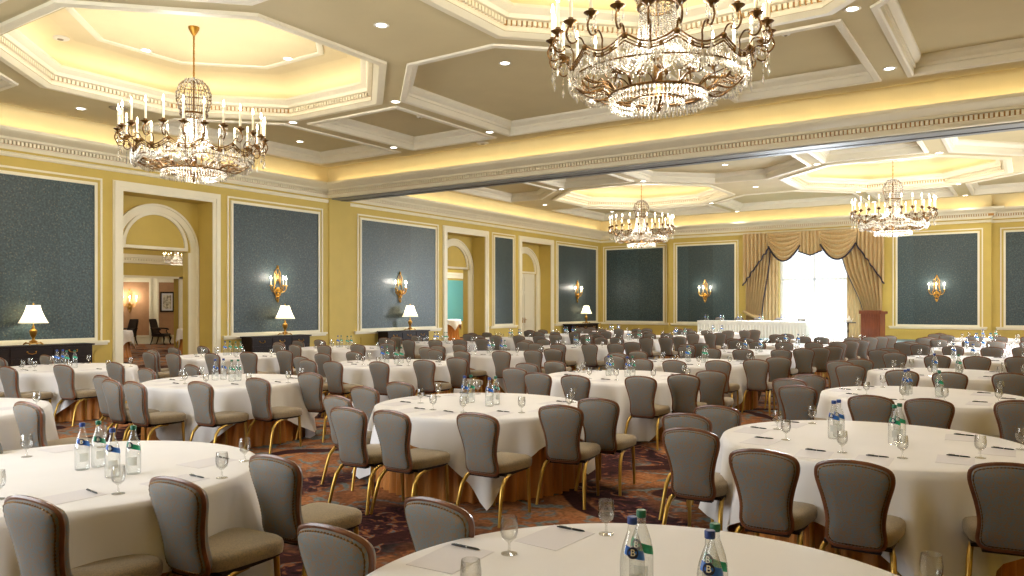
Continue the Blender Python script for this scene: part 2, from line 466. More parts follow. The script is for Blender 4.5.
# mid moulding
MID = [(0,5.14),(.03,5.15),(.045,5.19),(.03,5.21),(.05,5.24),(0,5.25)]
mid_paths = ([(XL, YN), (XL, YBEAM0-.02)], [(XL, YBEAM1+.02), (XL, YB), (-15.18, YB), (-15.18, YB2), (-1.34, YB2), (-1.34, YB), (XR, YB)])
for i, p in enumerate(mid_paths):
    b = MB(); sweep(b, p, MID); struct('trim_%d' % (3+i), b.mesh('picture_rail', M['cream'], 40))

# beam between the two rooms, with partition track on its soffit
b = MB(); b.box(XL, XR, YBEAM0, YBEAM1, 5.30, 7.2)
bm_ = struct('ceiling_beam', b.mesh('beam', M['cream']))
b = MB(); b.box(XL, XR, YBEAM0+.12, YBEAM1-.12, 5.27, 5.305); obj('partition_track', b.mesh('partition_track', M['track']), bm_)
b = MB(); b.box(XL, XR, YBEAM0+.52, YBEAM0+.60, 5.262, 5.28); b.box(XL, XR, YBEAM1-.10, YBEAM1-.04, 5.285, 5.31); obj('track_slot', b.mesh('track_slot', M['trackdark']), bm_)
b = MB(); b.box(XL, XL+.03, YBEAM0+.02, YBEAM1-.02, 0, 5.30); struct('trim_5', b.mesh('pilaster_face', M['wall']))

# ---------------------------------------------------------------- ceilings with coffers
def offset_poly(poly, d):
    """inset a convex counter-clockwise polygon by d"""
    n = len(poly); out = []
    for i in range(n):
        p0, p1, p2 = Vector(poly[i-1]), Vector(poly[i]), Vector(poly[(i+1) % n])
        e0 = (p1-p0).normalized(); e1 = (p2-p1).normalized()
        n0 = Vector((-e0.y, e0.x)); n1 = Vector((-e1.y, e1.x))
        k = n0+n1; k = k/k.dot(n0)
        q = p1 + k*d
        out.append((q.x, q.y))
    return out
def ccw(p):
    a = sum(p[i-1][0]*p[i][1]-p[i][0]*p[i-1][1] for i in range(len(p)))
    return p if a > 0 else p[::-1]
def loft(mb, poly, prof, cap=False):
    rings = [[(x, y, z) for x, y in offset_poly(poly, d)] for d, z in prof]
    n = len(poly); vs = [q for r_ in rings for q in r_]; fs = []
    for i in range(len(prof)-1):
        for k in range(n):
            k2 = (k+1) % n
            fs.append((i*n+k, i*n+k2, (i+1)*n+k2, (i+1)*n+k))
    if cap: fs.append(tuple((len(prof)-1)*n + k for k in range(n-1, -1, -1)))
    mb.add(vs, fs)
def octagon(cx, cy, a):
    t = a*math.tan(PI/8)
    return [(cx+t,cy-a),(cx+a,cy-t),(cx+a,cy+t),(cx+t,cy+a),(cx-t,cy+a),(cx-a,cy+t),(cx-a,cy-t),(cx-t,cy-a)]
ntrim = [6]
def nexttrim():
    ntrim[0] += 1
    return 'trim_%d' % ntrim[0]
OCT_A = 3.15
DL = []         # downlight positions (x, y, z)
def make_ceiling(idx, y0, y1, yc, lip_x0, lip_x1, lip_y0, lip_y1):
    holes = []
    for xo in XOCT:
        holes.append(('oct', octagon(xo, yc, OCT_A)))
    polys = []
    for sg in (1, -1):
        def Y(v): return yc + sg*(v-8.95)
        yt = 16.62 if idx == 0 or sg < 0 else 15.75
        polys.append([(XMID-.97, Y(10.65)), (XMID+.97, Y(10.65)), (XMID+2.78, Y(12.45)), (XMID+2.78, Y(yt)), (XMID-2.78, Y(yt)), (XMID-2.78, Y(12.45))])
        for xo in XOCT:
            polys.append([(xo-1.45, Y(12.75)), (xo+1.45, Y(12.75)), (xo+1.45, Y(yt)), (xo-1.45, Y(yt))])
        x0 = XOCT[0]
        polys.append([(x0-1.92, Y(12.45)), (x0-1.92, Y(yt)), (-18.42, Y(yt)), (-18.42, Y(10.65)), (x0-3.67, Y(10.65))])
        x0 = XOCT[1]
        polys.append([(x0+1.92, Y(12.45)), (x0+1.92, Y(yt)), (1.6, Y(yt)), (1.6, Y(10.65)), (x0+3.67, Y(10.65))])
        for x, v in ((XMID-2.94, 12.48), (XMID+2.95, 12.48), (-14.83, 12.5), (-2.22, 12.4), (XMID-2.95, 16.0), (XMID+2.95, 16.0), (-14.83, 16.05), (-2.2, 15.9)):
            DL.append((x, Y(v), ZC))
        DL.append((XMID, Y(12.4), ZC+.3)); DL.append((-17.5, Y(15.0), ZC+.3)); DL.append((.55, Y(15.0), ZC+.3))
    DL.extend([(XMID, yc, ZC), (-17.75, yc, ZC), (.7, yc, ZC)])
    for xo in XOCT:
        for dx, dy in ((2, 0), (-2, 0), (0, 2), (0, -2)): DL.append((xo+dx, yc+dy, 7.03))
    polys = [[tuple(q) for q in offset_poly(ccw(p), .12)] for p in polys]
    # flat plane with holes
    bm = bmesh.new()
    def loop(pts):
        vs = [bm.verts.new((x, y, ZC)) for x, y in pts]
        return [bm.edges.new((vs[i-1], vs[i])) for i in range(len(vs))]
    ed = loop([(lip_x0, lip_y0), (lip_x1, lip_y0), (lip_x1, lip_y1), (lip_x0, lip_y1)])
    for p in [h[1] for h in holes] + polys: ed += loop(p)
    bmesh.ops.triangle_fill(bm, use_beauty=True, use_dissolve=False, edges=ed, normal=(0, 0, -1))
    me = bpy.data.meshes.new('ceiling_plane'); bm.to_mesh(me); bm.free(); me.materials.append(M['ceil'])
    root = struct('ceiling' if idx == 0 else 'ceiling_far', me)
    # lip at the cove and the lid above it
    b = MB()
    r0 = [(lip_x0, lip_y0), (lip_x1, lip_y0), (lip_x1, lip_y1), (lip_x0, lip_y1)]
    loft(b, r0, [(.0, ZC), (.0, ZC+.16), (.12, ZC+.16)])
    obj('cove_lip', b.mesh('cove_lip', M['ceil']), root)
    b = MB(); b.box(XL-.3, XR+.3, y0, y1, 7.14, 7.2); obj('roof_slab', b.mesh('roof_slab', M['ceil']), root)
    # coffers
    for p in polys:
        b = MB(); b.mi = 0
        loft(b, p, [(-.13, ZC), (-.12, ZC-.035), (-.03, ZC-.045), (0, ZC-.02), (0, ZC+.10), (.04, ZC+.10), (.04, ZC+.16), (.10, ZC+.19), (.14, ZC+.25), (.14, ZC+.30)])
        o = struct(nexttrim(), b.mesh('coffer_moulding', M['ceiltrim'], 30))
        b = MB(); loft(b, p, [(.139, ZC+.30), (.2, ZC+.30)], True); obj('coffer_field', b.mesh('coffer_field', M['ceil']), o)
    for _, p in holes:
        b = MB()
        loft(b, p, [(-.26, ZC), (-.25, ZC-.05), (-.12, ZC-.06), (-.05, ZC-.02), (-.02, ZC+.0), (-.02, ZC+.06), (.0, ZC+.08), (.0, ZC+.18), (.08, ZC+.19), (.11, ZC+.25), (.18, ZC+.29), (.22, ZC+.32), (.22, ZC+.37), (.19, ZC+.37), (.19, ZC+.30), (-.10, ZC+.28)])
        o = struct(nexttrim(), b.mesh('octagon_cornice', M['cream'], 30))
        q = offset_poly(p, 0)
        b = MB(); pc = [tuple(v) for v in q] + [q[0]]
        dentils(b, pc[::-1], -.005, .065, ZC+.085, ZC+.165, .085, .052)
        obj('dentil_band', b.mesh('dentil_band', M['cream']), o)
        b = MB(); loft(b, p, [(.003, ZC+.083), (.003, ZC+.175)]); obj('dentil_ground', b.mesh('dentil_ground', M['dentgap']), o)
        b = MB(); loft(b, p, [(-.12, ZC+.27), (-.12, ZC+.45), (-.06, ZC+.6), (.08, ZC+.73), (.28, ZC+.80), (.5, ZC+.83)], True)
        obj('dome', b.mesh('dome', M['dome'], 50), o)
        b = MB(); loft(b, p, [(.96, ZC+.83), (.97, ZC+.80), (1.03, ZC+.79), (1.09, ZC+.81), (1.1, ZC+.83)]); obj('dome_moulding', b.mesh('dome_moulding', M['cream'], 30), o)
M['ceiltrim'] = pbr('ceiling_trim_paint', (234,227,206), .55, vary=.03, vscale=3)
make_ceiling(0, YN-.3, YBEAM0+.1, YROOM[0], XL+.42, XR-.42, YN+.42, YBEAM0-.42)
make_ceiling(1, YBEAM1-.1, YB+.4, YROOM[1], XL+.42, XR-.42, YBEAM1, YB2-.40)
# cove band between cornice and ceiling (its own paler paint)
for i, path in enumerate((near_path, far_path)):
    b = MB(); sweep(b, path, [(.012, 5.62), (.012, 7.14)]); struct(nexttrim(), b.mesh('cove_band', M['cove']))

# ---------------------------------------------------------------- wall panels with frames and sills
def panel(wall, a0, a1, z0=.97, z1=4.73, sill=True):
    """blue fabric panel; wall 'L' (plane x) or ('B', y) ; a0..a1 along the wall"""
    def tr(a, p, z):
        if wall == 'L': return (XL+p, a, z)
        return (a, wall-p, z)
    def bar(mb, aa, ab, za, zb, p0, p1):
        pts = [tr(aa,p0,za), tr(ab,p0,za), tr(ab,p0,zb), tr(aa,p0,zb), tr(aa,p1,za), tr(ab,p1,za), tr(ab,p1,zb), tr(aa,p1,zb)]
        mb.add(pts, [(0,3,2,1),(4,5,6,7),(0,1,5,4),(1,2,6,5),(2,3,7,6),(3,0,4,7)])
    def ring(mb, d0, d1, p1, zz0, zz1):
        bar(mb, a0-d1, a0-d0, zz0-d1, zz1+d1, 0, p1); bar(mb, a1+d0, a1+d1, zz0-d1, zz1+d1, 0, p1)
        bar(mb, a0-d0, a1+d0, zz1+d0, zz1+d1, 0, p1); bar(mb, a0-d0, a1+d0, zz0-d1, zz0-d0, 0, p1)
    b = MB(); bar(b, a0, a1, z0, z1, .004, .012)
    root = struct(nexttrim(), fixnormals(b.mesh('wall_panel', M['damask'])))
    b = MB(); ring(b, 0, .055, .04, z0, z1); ring(b, .055, .075, .025, z0, z1)
    bar(b, a0-.19, a0-.145, z0-.07, z1+.19, 0, .03); bar(b, a1+.145, a1+.19, z0-.07, z1+.19, 0, .03); bar(b, a0-.145, a1+.145, z1+.145, z1+.19, 0, .03)
    obj('panel_frame', fixnormals(b.mesh('panel_frame', M['cream'])), root)
    if sill:
        b = MB(); bar(b, a0-.34, a1+.34, z0-.13, z0-.075, 0, .09); bar(b, a0-.31, a1+.31, z0-.185, z0-.13, 0, .05)
        obj('sill_moulding', fixnormals(b.mesh('sill_moulding', M['cream'])), root)
        b = MB()
        n = max(1, int((a1-a0)/1.3)); w = (a1-a0+.3)/n
        for k in range(n):
            s0 = a0-.15+k*w+.12; s1 = s0+w-.24
            for (p, q, r_, s_) in ((s0, s1, .62, .66), (s0, s1, .22, .26), (s0, s0+.04, .22, .66), (s1-.04, s1, .22, .66)): bar(b, p, q, r_, s_, 0, .02)
        obj('dado_moulding', fixnormals(b.mesh('dado_moulding', M['wall'])), root)
for a in ((7.0, 10.0), (13.98, 17.2), (.3, 3.2), (19.14, 23.12), (27.11, 28.5), (32.48, 36.43)): panel('L', *a)
panel(YB, -18.85, -15.62)
panel(YB2, -14.72, -11.82); panel(YB2, -4.76, -1.82)
panel(YB, -.86, 1.9)
b = MB()
for y0, y1 in ((YN, DOORS[0][0]-.27), (DOORS[0][1]+.27, YBEAM0), (YBEAM1, DOORS[1][0]-.27), (DOORS[1][1]+.27, DOORS[2][0]-.27), (DOORS[2][1]+.27, YB)): b.box(XL, XL+.03, y0, y1, 0, .16)
struct('baseboard_left', b.mesh('baseboard_left', M['cream']))
b = MB(); b.box(XL, -15.2, YB-.03, YB, 0, .16); b.box(-15.2, -1.32, YB2-.03, YB2, 0, .16); b.box(-1.32, XR, YB-.03, YB, 0, .16)
struct('baseboard_back', b.mesh('baseboard_back', M['cream']))

# ---------------------------------------------------------------- door recesses with arched lunettes
def arc_band(mb, yc, zc, r0, r1, x0, x1, a0=0, a1=PI, n=28):
    rows = []
    for i in range(n+1):
        a = a0+(a1-a0)*i/n; cs, sn = math.cos(a), math.sin(a)
        rows.append([(x0, yc+r0*cs, zc+r0*sn), (x1, yc+r0*cs, zc+r0*sn), (x1, yc+r1*cs, zc+r1*sn), (x0, yc+r1*cs, zc+r1*sn), (x0, yc+r0*cs, zc+r0*sn)])
    mb.grid(rows)
def recess(i, y0, y1, closed):
    yc = (y0+y1)/2; hw = (y1-y0)/2
    b = MB()
    # architrave on the wall face
    for (d0, d1, p) in ((0, .10, .05), (.10, .22, .07), (.22, .25, .035)):
        b.box(XL, XL+p, y0-d1, y0-d0, 0, DTOP+d1); b.box(XL, XL+p, y1+d0, y1+d1, 0, DTOP+d1); b.box(XL, XL+p, y0-d0, y1+d0, DTOP+d0, DTOP+d1)
    root = struct(nexttrim(), b.mesh('architrave', M['cream']))
    # back wall of the recess
    oy0, oy1, oz = yc-.98, yc+.98, 3.28
    b = MB(); b.box(XD-.25, XD, y0-.3, oy0, 0, 4.8); b.box(XD-.25, XD, oy1, y1+.3, 0, 4.8); b.box(XD-.25, XD, oy0, oy1, oz, 4.8)
    obj('recess_wall', b.mesh('recess_wall', M['wall']), root)
    b = MB()
    sz = 3.26
    arc_band(b, yc, sz, 1.06, 1.26, XD, XD+.06); arc_band(b, yc, sz, 1.22, 1.28, XD, XD+.09)
    for sgn in (-1, 1):
        p, q = sorted((yc+sgn*.98, yc+sgn*1.26)); b.box(XD, XD+.06, p, q, 0, sz)
        p, q = sorted((yc+sgn*1.22, yc+sgn*1.28)); b.box(XD, XD+.09, p, q, 0, sz)
    arc_band(b, yc, sz+.12, .86, .95, XD, XD+.05); b.box(XD, XD+.05, yc-.95, yc+.95, sz+.04, sz+.12)
    obj('arch_moulding', fixnormals(b.mesh('arch_moulding', M['cream'], 30)), root)
    if closed:
        dr = MB(); dr.box(XD-.1, XD-.05, oy0, oy1, 0.01, oz)
        d = struct('door_%d' % i, dr.mesh('door', M['doorpaint']))
        dp = MB()
        for yy in (yc-.93, yc+.06):
            for (z0, z1) in ((.2, .9), (1.1, 2.3), (2.45, 3.1)):
                w = .87
                for (p, q, r_, s_) in ((yy, yy+w, z0, z0+.05), (yy, yy+w, z1-.05, z1), (yy, yy+.05, z0, z1), (yy+w-.05, yy+w, z0, z1)): dp.box(XD-.052, XD-.03, p, q, r_, s_)
        dp.box(XD-.052, XD-.04, yc-.006, yc+.006, .02, oz-.02)
        obj('door_moulding', dp.mesh('door_moulding', M['doorpaint']), d)
        hd = MB()
        for s_ in (-.09, .09): hd.box(XD-.05, XD-.02, yc+s_-.025, yc+s_+.025, .95, 1.2); hd.tube([(XD-.03, yc+s_, 1.1), (XD+.03, yc+s_, 1.1), (XD+.03, yc+s_*2, 1.1)], .012, 6)
        obj('door_handle', hd.mesh('door_handle', M['brass']), d)
for i, (a, c) in enumerate(DOORS): recess(i+1, a, c, i == 2)

# ---------------------------------------------------------------- corridor and foyer seen through the open doors
b = wall_with_holes('y', -27.0, -.3, 6.0, 42.0, 0, 4.2, [(11.0, 17.25, 0, 2.86)])
cw = struct('wall_corridor', b.mesh('wall_corridor', M['wall']))
b = MB(); b.box(-27, -26.9, 6, 42, 3.3, 3.5); b.box(-27, -26.8, 6, 42, 3.5, 3.62)
for q in range(120): b.box(-26.95, -26.86, 11+q*.1, 11.06+q*.1, 3.40, 3.47)
b.box(-27, -26.94, 17.25, 17.6, 0, 2.86); b.box(-27, -26.94, 10.7, 17.6, 2.78, 2.86)
obj('corridor_cornice', b.mesh('corridor_cornice', M['cream']), cw)
b = MB(); b.box(-26.995, -26.97, 20, 41, .9, 3.2); obj('corridor_panel', b.mesh('corridor_panel', M['teal']), cw)
b = MB(); b.box(-37, -19.95, 6, 42, 4.05, 4.2); struct('ceiling_corridor', b.mesh('ceiling_corridor', M['dome']))
b = MB(); b.box(-37, -19.9, 5.8, 6, 0, 4.2); b.box(-37, -19.9, 42, 42.2, 0, 4.2); b.box(-37.2, -37, 5.8, 42.2, 0, 4.2); struct('wall_corridor_end', b.mesh('wall_corridor_end', M['wall']))
# angled foyer wall facing the door
dirv = Vector((-.859, .512, 0)); side = Vector((.512, .859, 0))
fo = Vector((-33.75, 20.15, 0))
def fpt(s, p, z): q = fo + side*s - dirv*p; return (q.x, q.y, z)
def fbar(mb, s0, s1, z0, z1, p0, p1):
    mb.add([fpt(s0,p0,z0), fpt(s1,p0,z0), fpt(s1,p0,z1), fpt(s0,p0,z1), fpt(s0,p1,z0), fpt(s1,p1,z0), fpt(s1,p1,z1), fpt(s0,p1,z1)],
           [(0,3,2,1),(4,5,6,7),(0,1,5,4),(1,2,6,5),(2,3,7,6),(3,0,4,7)])
b = MB(); fbar(b, -2.6, 2.6, 0, 4.05, -.2, 0)
fw = struct('wall_foyer', fixnormals(b.mesh('wall_foyer', M['cream'])))
b = MB(); fbar(b, -1.75, -.05, .4, 2.85, 0, .01); fbar(b, .36, 1.2, .4, 2.85, 0, .01)
obj('foyer_panel', fixnormals(b.mesh('foyer_panel', M['tan'])), fw)
b = MB()
for s0, s1 in ((-1.75, -.05), (.36, 1.2)):
    fbar(b, s0-.08, s0, .32, 2.93, 0, .04); fbar(b, s1, s1+.08, .32, 2.93, 0, .04); fbar(b, s0, s1, 2.85, 2.93, 0, .04); fbar(b, s0, s1, .32, .4, 0, .04)
fbar(b, -2.6, 2.6, 3.05, 3.2, 0, .12); fbar(b, -2.6, 2.6, 3.2, 3.35, 0, .2); fbar(b, -2.6, 2.6, 0, .18, 0, .04)
obj('foyer_moulding', fixnormals(b.mesh('foyer_moulding', M['cream'])), fw)

def text_mesh(txt, size, mat, name):
    cu = bpy.data.curves.new(name, 'FONT'); cu.body = txt; cu.size = size; cu.align_x = 'CENTER'; cu.align_y = 'CENTER'; cu.extrude = .0004
    o = bpy.data.objects.new(name, cu); COL.objects.link(o)
    dg = bpy.context.evaluated_depsgraph_get(); dg.update()
    me = bpy.data.meshes.new_from_object(o.evaluated_get(dg))
    bpy.data.objects.remove(o); bpy.data.curves.remove(cu)
    me.materials.clear(); me.materials.append(mat); me.name = name
    return me

# ---------------------------------------------------------------- lights
def area(name, loc, rot, sx, sy, power, col, spread=PI):
    l = bpy.data.lights.new(name, 'AREA'); l.shape = 'RECTANGLE'; l.size = sx; l.size_y = sy; l.energy = power; l.color = col; l.spread = spread
    o = bpy.data.objects.new(name, l); COL.objects.link(o); o.location = loc; o.rotation_euler = rot
    return o
def point(name, loc, power, col, rad=.05):
    l = bpy.data.lights.new(name, 'POINT'); l.energy = power; l.color = col; l.shadow_soft_size = rad
    o = bpy.data.objects.new(name, l); COL.objects.link(o); o.location = loc
    return o
def spot(name, loc, power, col, ang=110, blend=.8, rad=.06):
    l = bpy.data.lights.new(name, 'SPOT'); l.energy = power; l.color = col; l.spot_size = R(ang); l.spot_blend = blend; l.shadow_soft_size = rad
    o = bpy.data.objects.new(name, l); COL.objects.link(o); o.location = loc
    return o
WARM = (1, .92, .80); WARM2 = (1, .80, .50); NEUT = (1, .97, .94); DAY = (.95, .975, 1)
P_COVE, P_OCT, P_DOWN, P_CHAND, P_ADDED_DAY = 2.0, 1.0, 62.0, 470.0, 480.0
def cove_line(a, c, off=.22, z=5.66, power=P_COVE, col=WARM2, tilt=R(28)):
    """linear light lying in the trough; shines up and back at the wall"""
    a, c = Vector(a), Vector(c); d = c-a; ln = d.length; d.normalize(); n = Vector((d.y, -d.x))
    mid = (a+c)/2 + n*off
    zdir = -(Vector((0,0,1))*math.cos(tilt) - Vector((n.x, n.y, 0))*math.sin(tilt))   # lamp's +z is opposite to its beam
    xdir = Vector((d.x, d.y, 0)); ydir = zdir.cross(xdir)
    mt = Matrix((xdir, ydir, zdir)).transposed().to_4x4(); mt.translation = (mid.x, mid.y, z)
    o = area('cove_lamp', (0,0,0), (0,0,0), ln*.985, .05, power*ln, col, R(150)); o.matrix_world = mt
cove_line((XL, YN+.4), (XL, YBEAM0-.3)); cove_line((XL+.3, YBEAM0), (XR-.3, YBEAM0)); cove_line((XR, YBEAM0-.3), (XR, YN+.4))
cove_line((XL, YBEAM1+.1), (XL, YB-.3)); cove_line((-15.0, YB2), (-1.5, YB2)); cove_line((XL+.3, YB), (-15.6, YB)); cove_line((-.9, YB), (XR-.3, YB)); cove_line((XR, YB-.3), (XR, YBEAM1+.1))
for yr in YROOM:
    for xo in XOCT:
        p = octagon(xo, yr, OCT_A)
        for k in range(8):
            a, c = p[k], p[(k+1) % 8]
            a2, c2 = Vector(a).lerp(Vector(c), .03), Vector(a).lerp(Vector(c), .97)
            # interior lies to the left of a ccw polygon: travel backwards so that it lies to the right
            cove_line(c2, a2, off=.06, z=ZC+.325, power=P_OCT, tilt=R(20))

# ---------------------------------------------------------------- downlights
b = MB(); b.lathe([(.085, .03), (.085, -.004), (.115, -.012), (.125, -.004), (.125, .0)], 20, capb=False, capt=False); me_ring = b.mesh('downlight_ring', M['plastic'], 40)
b = MB(); b.lathe([(.0001, -.002), (.086, -.002)], 20, capb=False, capt=False); me_disc = b.mesh('downlight_lamp', M['downlight'])
ZD = {False: 'flat ceiling', True: 'dome'}
dl_list = []
for (x, y, z) in DL:
    p = proj(x, y, z); vis = p and -20 < p[0] < 1044 and -20 < p[1] < 596
    zz = z - .004
    spot('downlight_beam', (x, y, zz-.03), P_DOWN*(1 if z < 7 else .5), NEUT)
    dl_list.append((x, y, z, zz, p, vis))
ORD = ['first','second','third','fourth','fifth','sixth','seventh','eighth','ninth','tenth','eleventh','twelfth','thirteenth','fourteenth','fifteenth','sixteenth','seventeenth','eighteenth','nineteenth','twentieth','twenty-first','twenty-second','twenty-third','twenty-fourth','twenty-fifth','twenty-sixth','twenty-seventh','twenty-eighth','twenty-ninth','thirtieth']
for far in (False, True):
    for dome in (False, True):
        sel = [d for d in dl_list if (d[1] > 18) == far and (d[2] > 7) == dome and d[5]]
        sel.sort(key=lambda d: d[4][0])
        for k, d in enumerate(sel):
            where = ('%s room %s' % ('far' if far else 'near', 'ceiling dome' if dome else 'ceiling'))
            t = thing('downlight', 'small round recessed downlight, %s from the left on the %s' % (ORD[k], where), 'downlight', (d[0], d[1], d[3]), 0, 'recessed downlights')
            obj('trim_ring', me_ring, t); obj('lamp_disc', me_disc, t)
# ceiling fittings
def disc_fitting(name, label, cat, x, y, z, r, mat):
    b = MB(); b.lathe([(r*.55, -.035), (r*.85, -.028), (r, -.012), (r, 0)], 20, capt=True)
    t = thing(name, label, cat, (x, y, z), 0); obj('cover', fixnormals(b.mesh('cover', mat, 40)), t)
    b = MB(); b.lathe([(r*.3, -.045), (r*.4, -.03)], 12); obj('centre', b.mesh('centre', M['grille'], 40), t)
disc_fitting('ceiling_speaker', 'flat round grey speaker between the octagon and the left wall cove', 'speaker', -17.0, 9.4, ZC, .2, M['grille'])
disc_fitting('ceiling_speaker', 'grey round ceiling speaker at top edge of photo between the domes', 'speaker', -8.0, 7.25, ZC, .16, M['grille'])
disc_fitting('smoke_detector', 'small white smoke detector in coffer right of left dome', 'smoke detector', -12.7, 14.7, ZC+.3, .08, M['plastic'])
disc_fitting('smoke_detector', 'small white smoke detector in coffer right of the big chandelier', 'smoke detector', -3.55, 13.8, ZC+.3, .08, M['plastic'])
disc_fitting('ceiling_speaker', 'round ceiling speaker near the beam cove above the room divider', 'speaker', -12.4, 16.95, ZC, .17, M['plastic'])
disc_fitting('emergency_light', 'white oval fitting on the yellow slope of left dome', 'light fitting', -15.75, 7.55, 7.0, .16, M['plastic'])

# ---------------------------------------------------------------- chandeliers
def chandelier_parts():
    D = {}
    # heights relative to the dome ceiling (0) ; ring of candle cups at -2.03
    b = MB(); b.lathe([(.001, 0), (.10, 0), (.095, -.04), (.05, -.12), (.02, -.16)][::-1], 16, capb=True); D['canopy'] = fixnormals(b.mesh('canopy', M['brass'], 40))
    b = MB()
    zz = -.14
    while zz > -.98:
        b.tube([(.018*math.cos(a), 0, zz-.03+.03*math.sin(a)) if int(zz*100) % 2 else (0, .018*math.cos(a), zz-.03+.03*math.sin(a)) for a in [2*PI*k/8 for k in range(8)]], .006, 5, True)
        zz -= .047
    b.tube([(0,0,-.12), (0,0,-1.0)], .007, 6)
    D['chain'] = b.mesh('chain', M['brass'], 40)
    # crown: wire dome hung with beads
    prof = [(.02, -.98), (.16, -1.02), (.26, -1.12), (.31, -1.26), (.31, -1.40), (.27, -1.54), (.22, -1.66)]
    b = MB()
    for k in range(16):
        a = 2*PI*k/16
        b.tube([(r*math.cos(a), r*math.sin(a), z) for r, z in prof], .006, 4)
    for r, z in prof[2:]:
        b.tube([(r*math.cos(2*PI*k/24), r*math.sin(2*PI*k/24), z) for k in range(24)], .007, 4, True)
    b.tube([(.24*math.cos(2*PI*k/24), .24*math.sin(2*PI*k/24), -1.66) for k in range(24)], .02, 6, True)
    b.tube([(0,0,-1.0), (0,0,-2.3)], .016, 8)
    D['crown'] = b.mesh('crown', M['bronze'], 40)
    b = MB()
    for k in range(24):
        a = 2*PI*k/24
        for i in range(len(prof)-1):
            for f in (0, .5):
                r = prof[i][0]*(1-f)+prof[i+1][0]*f; z = prof[i][1]*(1-f)+prof[i+1][1]*f
                b.drop((r*math.cos(a), r*math.sin(a), z+.03), .019, .065)
    D['crown_beads'] = b.mesh('crown_beads', M['crystal'])
    # flaring column of bead strands from the crown to the ring
    b = MB()
    for k in range(36):
        a = 2*PI*k/36
        for i in range(26):
            t = i/25; z = -1.68 - .66*t; r = .21 + .06*t + .20*max(0, t-.55)**2/.2
            b.drop((r*math.cos(a), r*math.sin(a), z), .017, .035)
    for k in range(12):
        a = 2*PI*k/12
        for i in range(22):
            t = i/21
            r = .28+.76*t; z = -2.10 - .34*t - .28*math.sin(PI*t)
            b.drop((r*math.cos(a), r*math.sin(a), z), .014, .035)
    D['bead_column'] = b.mesh('bead_column', M['crystal'])
    # scalloped bronze ring with open fretwork
    NS = 12; RR = 1.08; ZR = -2.30
    def scal(k, u, dz=0, rr=RR):
        a = 2*PI*(k+u)/NS
        z = ZR - .13*math.sin(PI*u)
        return (rr*math.cos(a), rr*math.sin(a), z+dz)
    b = MB()
    for k in range(NS):
        for dz, rad in ((0, .012), (-.045, .007), (-.085, .010)):
            b.tube([scal(k, u/10, dz*(1-.2*math.sin(PI*u/10))) for u in range(11)], rad, 6)
        p = scal(k, 0, -.03); b.sphere(p, .038, 10, 8)
        for u in (.3, .5, .7):
            p = scal(k, u, -.05); b.sphere(p, .024, 6, 5, 1.5)
    D['scalloped_ring'] = b.mesh('scalloped_ring', M['bronze'], 50)
    # crystal skirt hanging below the ring: upper and lower valance
    b = MB()
    for k in range(NS):
        for j in range(14):
            u = (j+.5)/14
            p = scal(k, u, -.09)
            sag = .10+.16*(1-abs(2*u-1)**2)
            n = max(2, int(sag/.05))
            b.drop((p[0], p[1], p[2]), .018, sag)
            # outer lower valance
            a = 2*PI*(k+u)/NS; r2 = RR-.04
            z2 = ZR-.42-.09*math.sin(PI*u)
            b.drop((r2*math.cos(a), r2*math.sin(a), z2+.10), .024, .13)
            b.drop(((r2-.015)*math.cos(a+.02), (r2-.015)*math.sin(a+.02), z2+.22), .02, .13)
            if j in (0, 13): b.drop((r2*math.cos(a), r2*math.sin(a), z2+.34), .02, .15)
    D['crystal_skirt'] = b.mesh('crystal_skirt', M['crystal'])
    # lower bronze scrolls from the skirt to the basket
    b = MB()
    for k in range(NS):
        a = 2*PI*(k+.5)/NS
        pts = []
        for i in range(13):
            t = i/12; r = 1.0 - .46*t; z = ZR-.36-.22*t - .07*math.sin(2*PI*t)
            pts.append((r*math.cos(a+.12*math.sin(PI*t)), r*math.sin(a+.12*math.sin(PI*t)), z))
        b.tube(pts, .013, 6)
        for sgn in (-1, 1):
            pts = []
            for i in range(11):
                t = i/10; an = a + sgn*(.24*(1-t)*math.sin(PI*t*.9)+.02); r = .98-.42*t
                pts.append((r*math.cos(an), r*math.sin(an), ZR-.38-.2*t-.05*math.sin(PI*t*2)))
            b.tube(pts, .010, 5)
    b.tube([(1.04*math.cos(2*PI*k/48), 1.04*math.sin(2*PI*k/48), ZR-.34) for k in range(48)], .014, 6, True)
    b.tube([(.57*math.cos(2*PI*k/36), .57*math.sin(2*PI*k/36), ZR-.58) for k in range(36)], .022, 6, True)
    b.tube([(.30*math.cos(2*PI*k/24), .30*math.sin(2*PI*k/24), ZR-.66) for k in range(24)], .016, 6, True)
    for k in range(8):
        a = 2*PI*k/8; b.tube([(.57*math.cos(a), .57*math.sin(a), ZR-.58), (.30*math.cos(a), .30*math.sin(a), ZR-.66), (.03*math.cos(a), .03*math.sin(a), ZR-.60)], .012, 5)
    b.lathe([(.01, -.86), (.05, -.80), (.03, -.72), (.09, -.62), (.04, -.5), (.06, -.3), (.04, .1)], 12, (0, 0, ZR))
    D['lower_scrolls'] = b.mesh('lower_scrolls', M['bronze'], 50)
    b = MB()
    for k in range(72):
        a = 2*PI*k/72
        for i, z in enumerate((-.56, -.66)):
            b.drop((.575*math.cos(a), .575*math.sin(a), ZR+z), .02, .13)
    for k in range(36):
        a = 2*PI*k/36
        b.drop((.31*math.cos(a), .31*math.sin(a), ZR-.66), .018, .16)
    for k in range(14):
        a = 2*PI*k/14; b.drop((.13*math.cos(a), .13*math.sin(a), ZR-.66), .018, .22)
    D['basket_fringe'] = b.mesh('basket_fringe', M['crystal'])
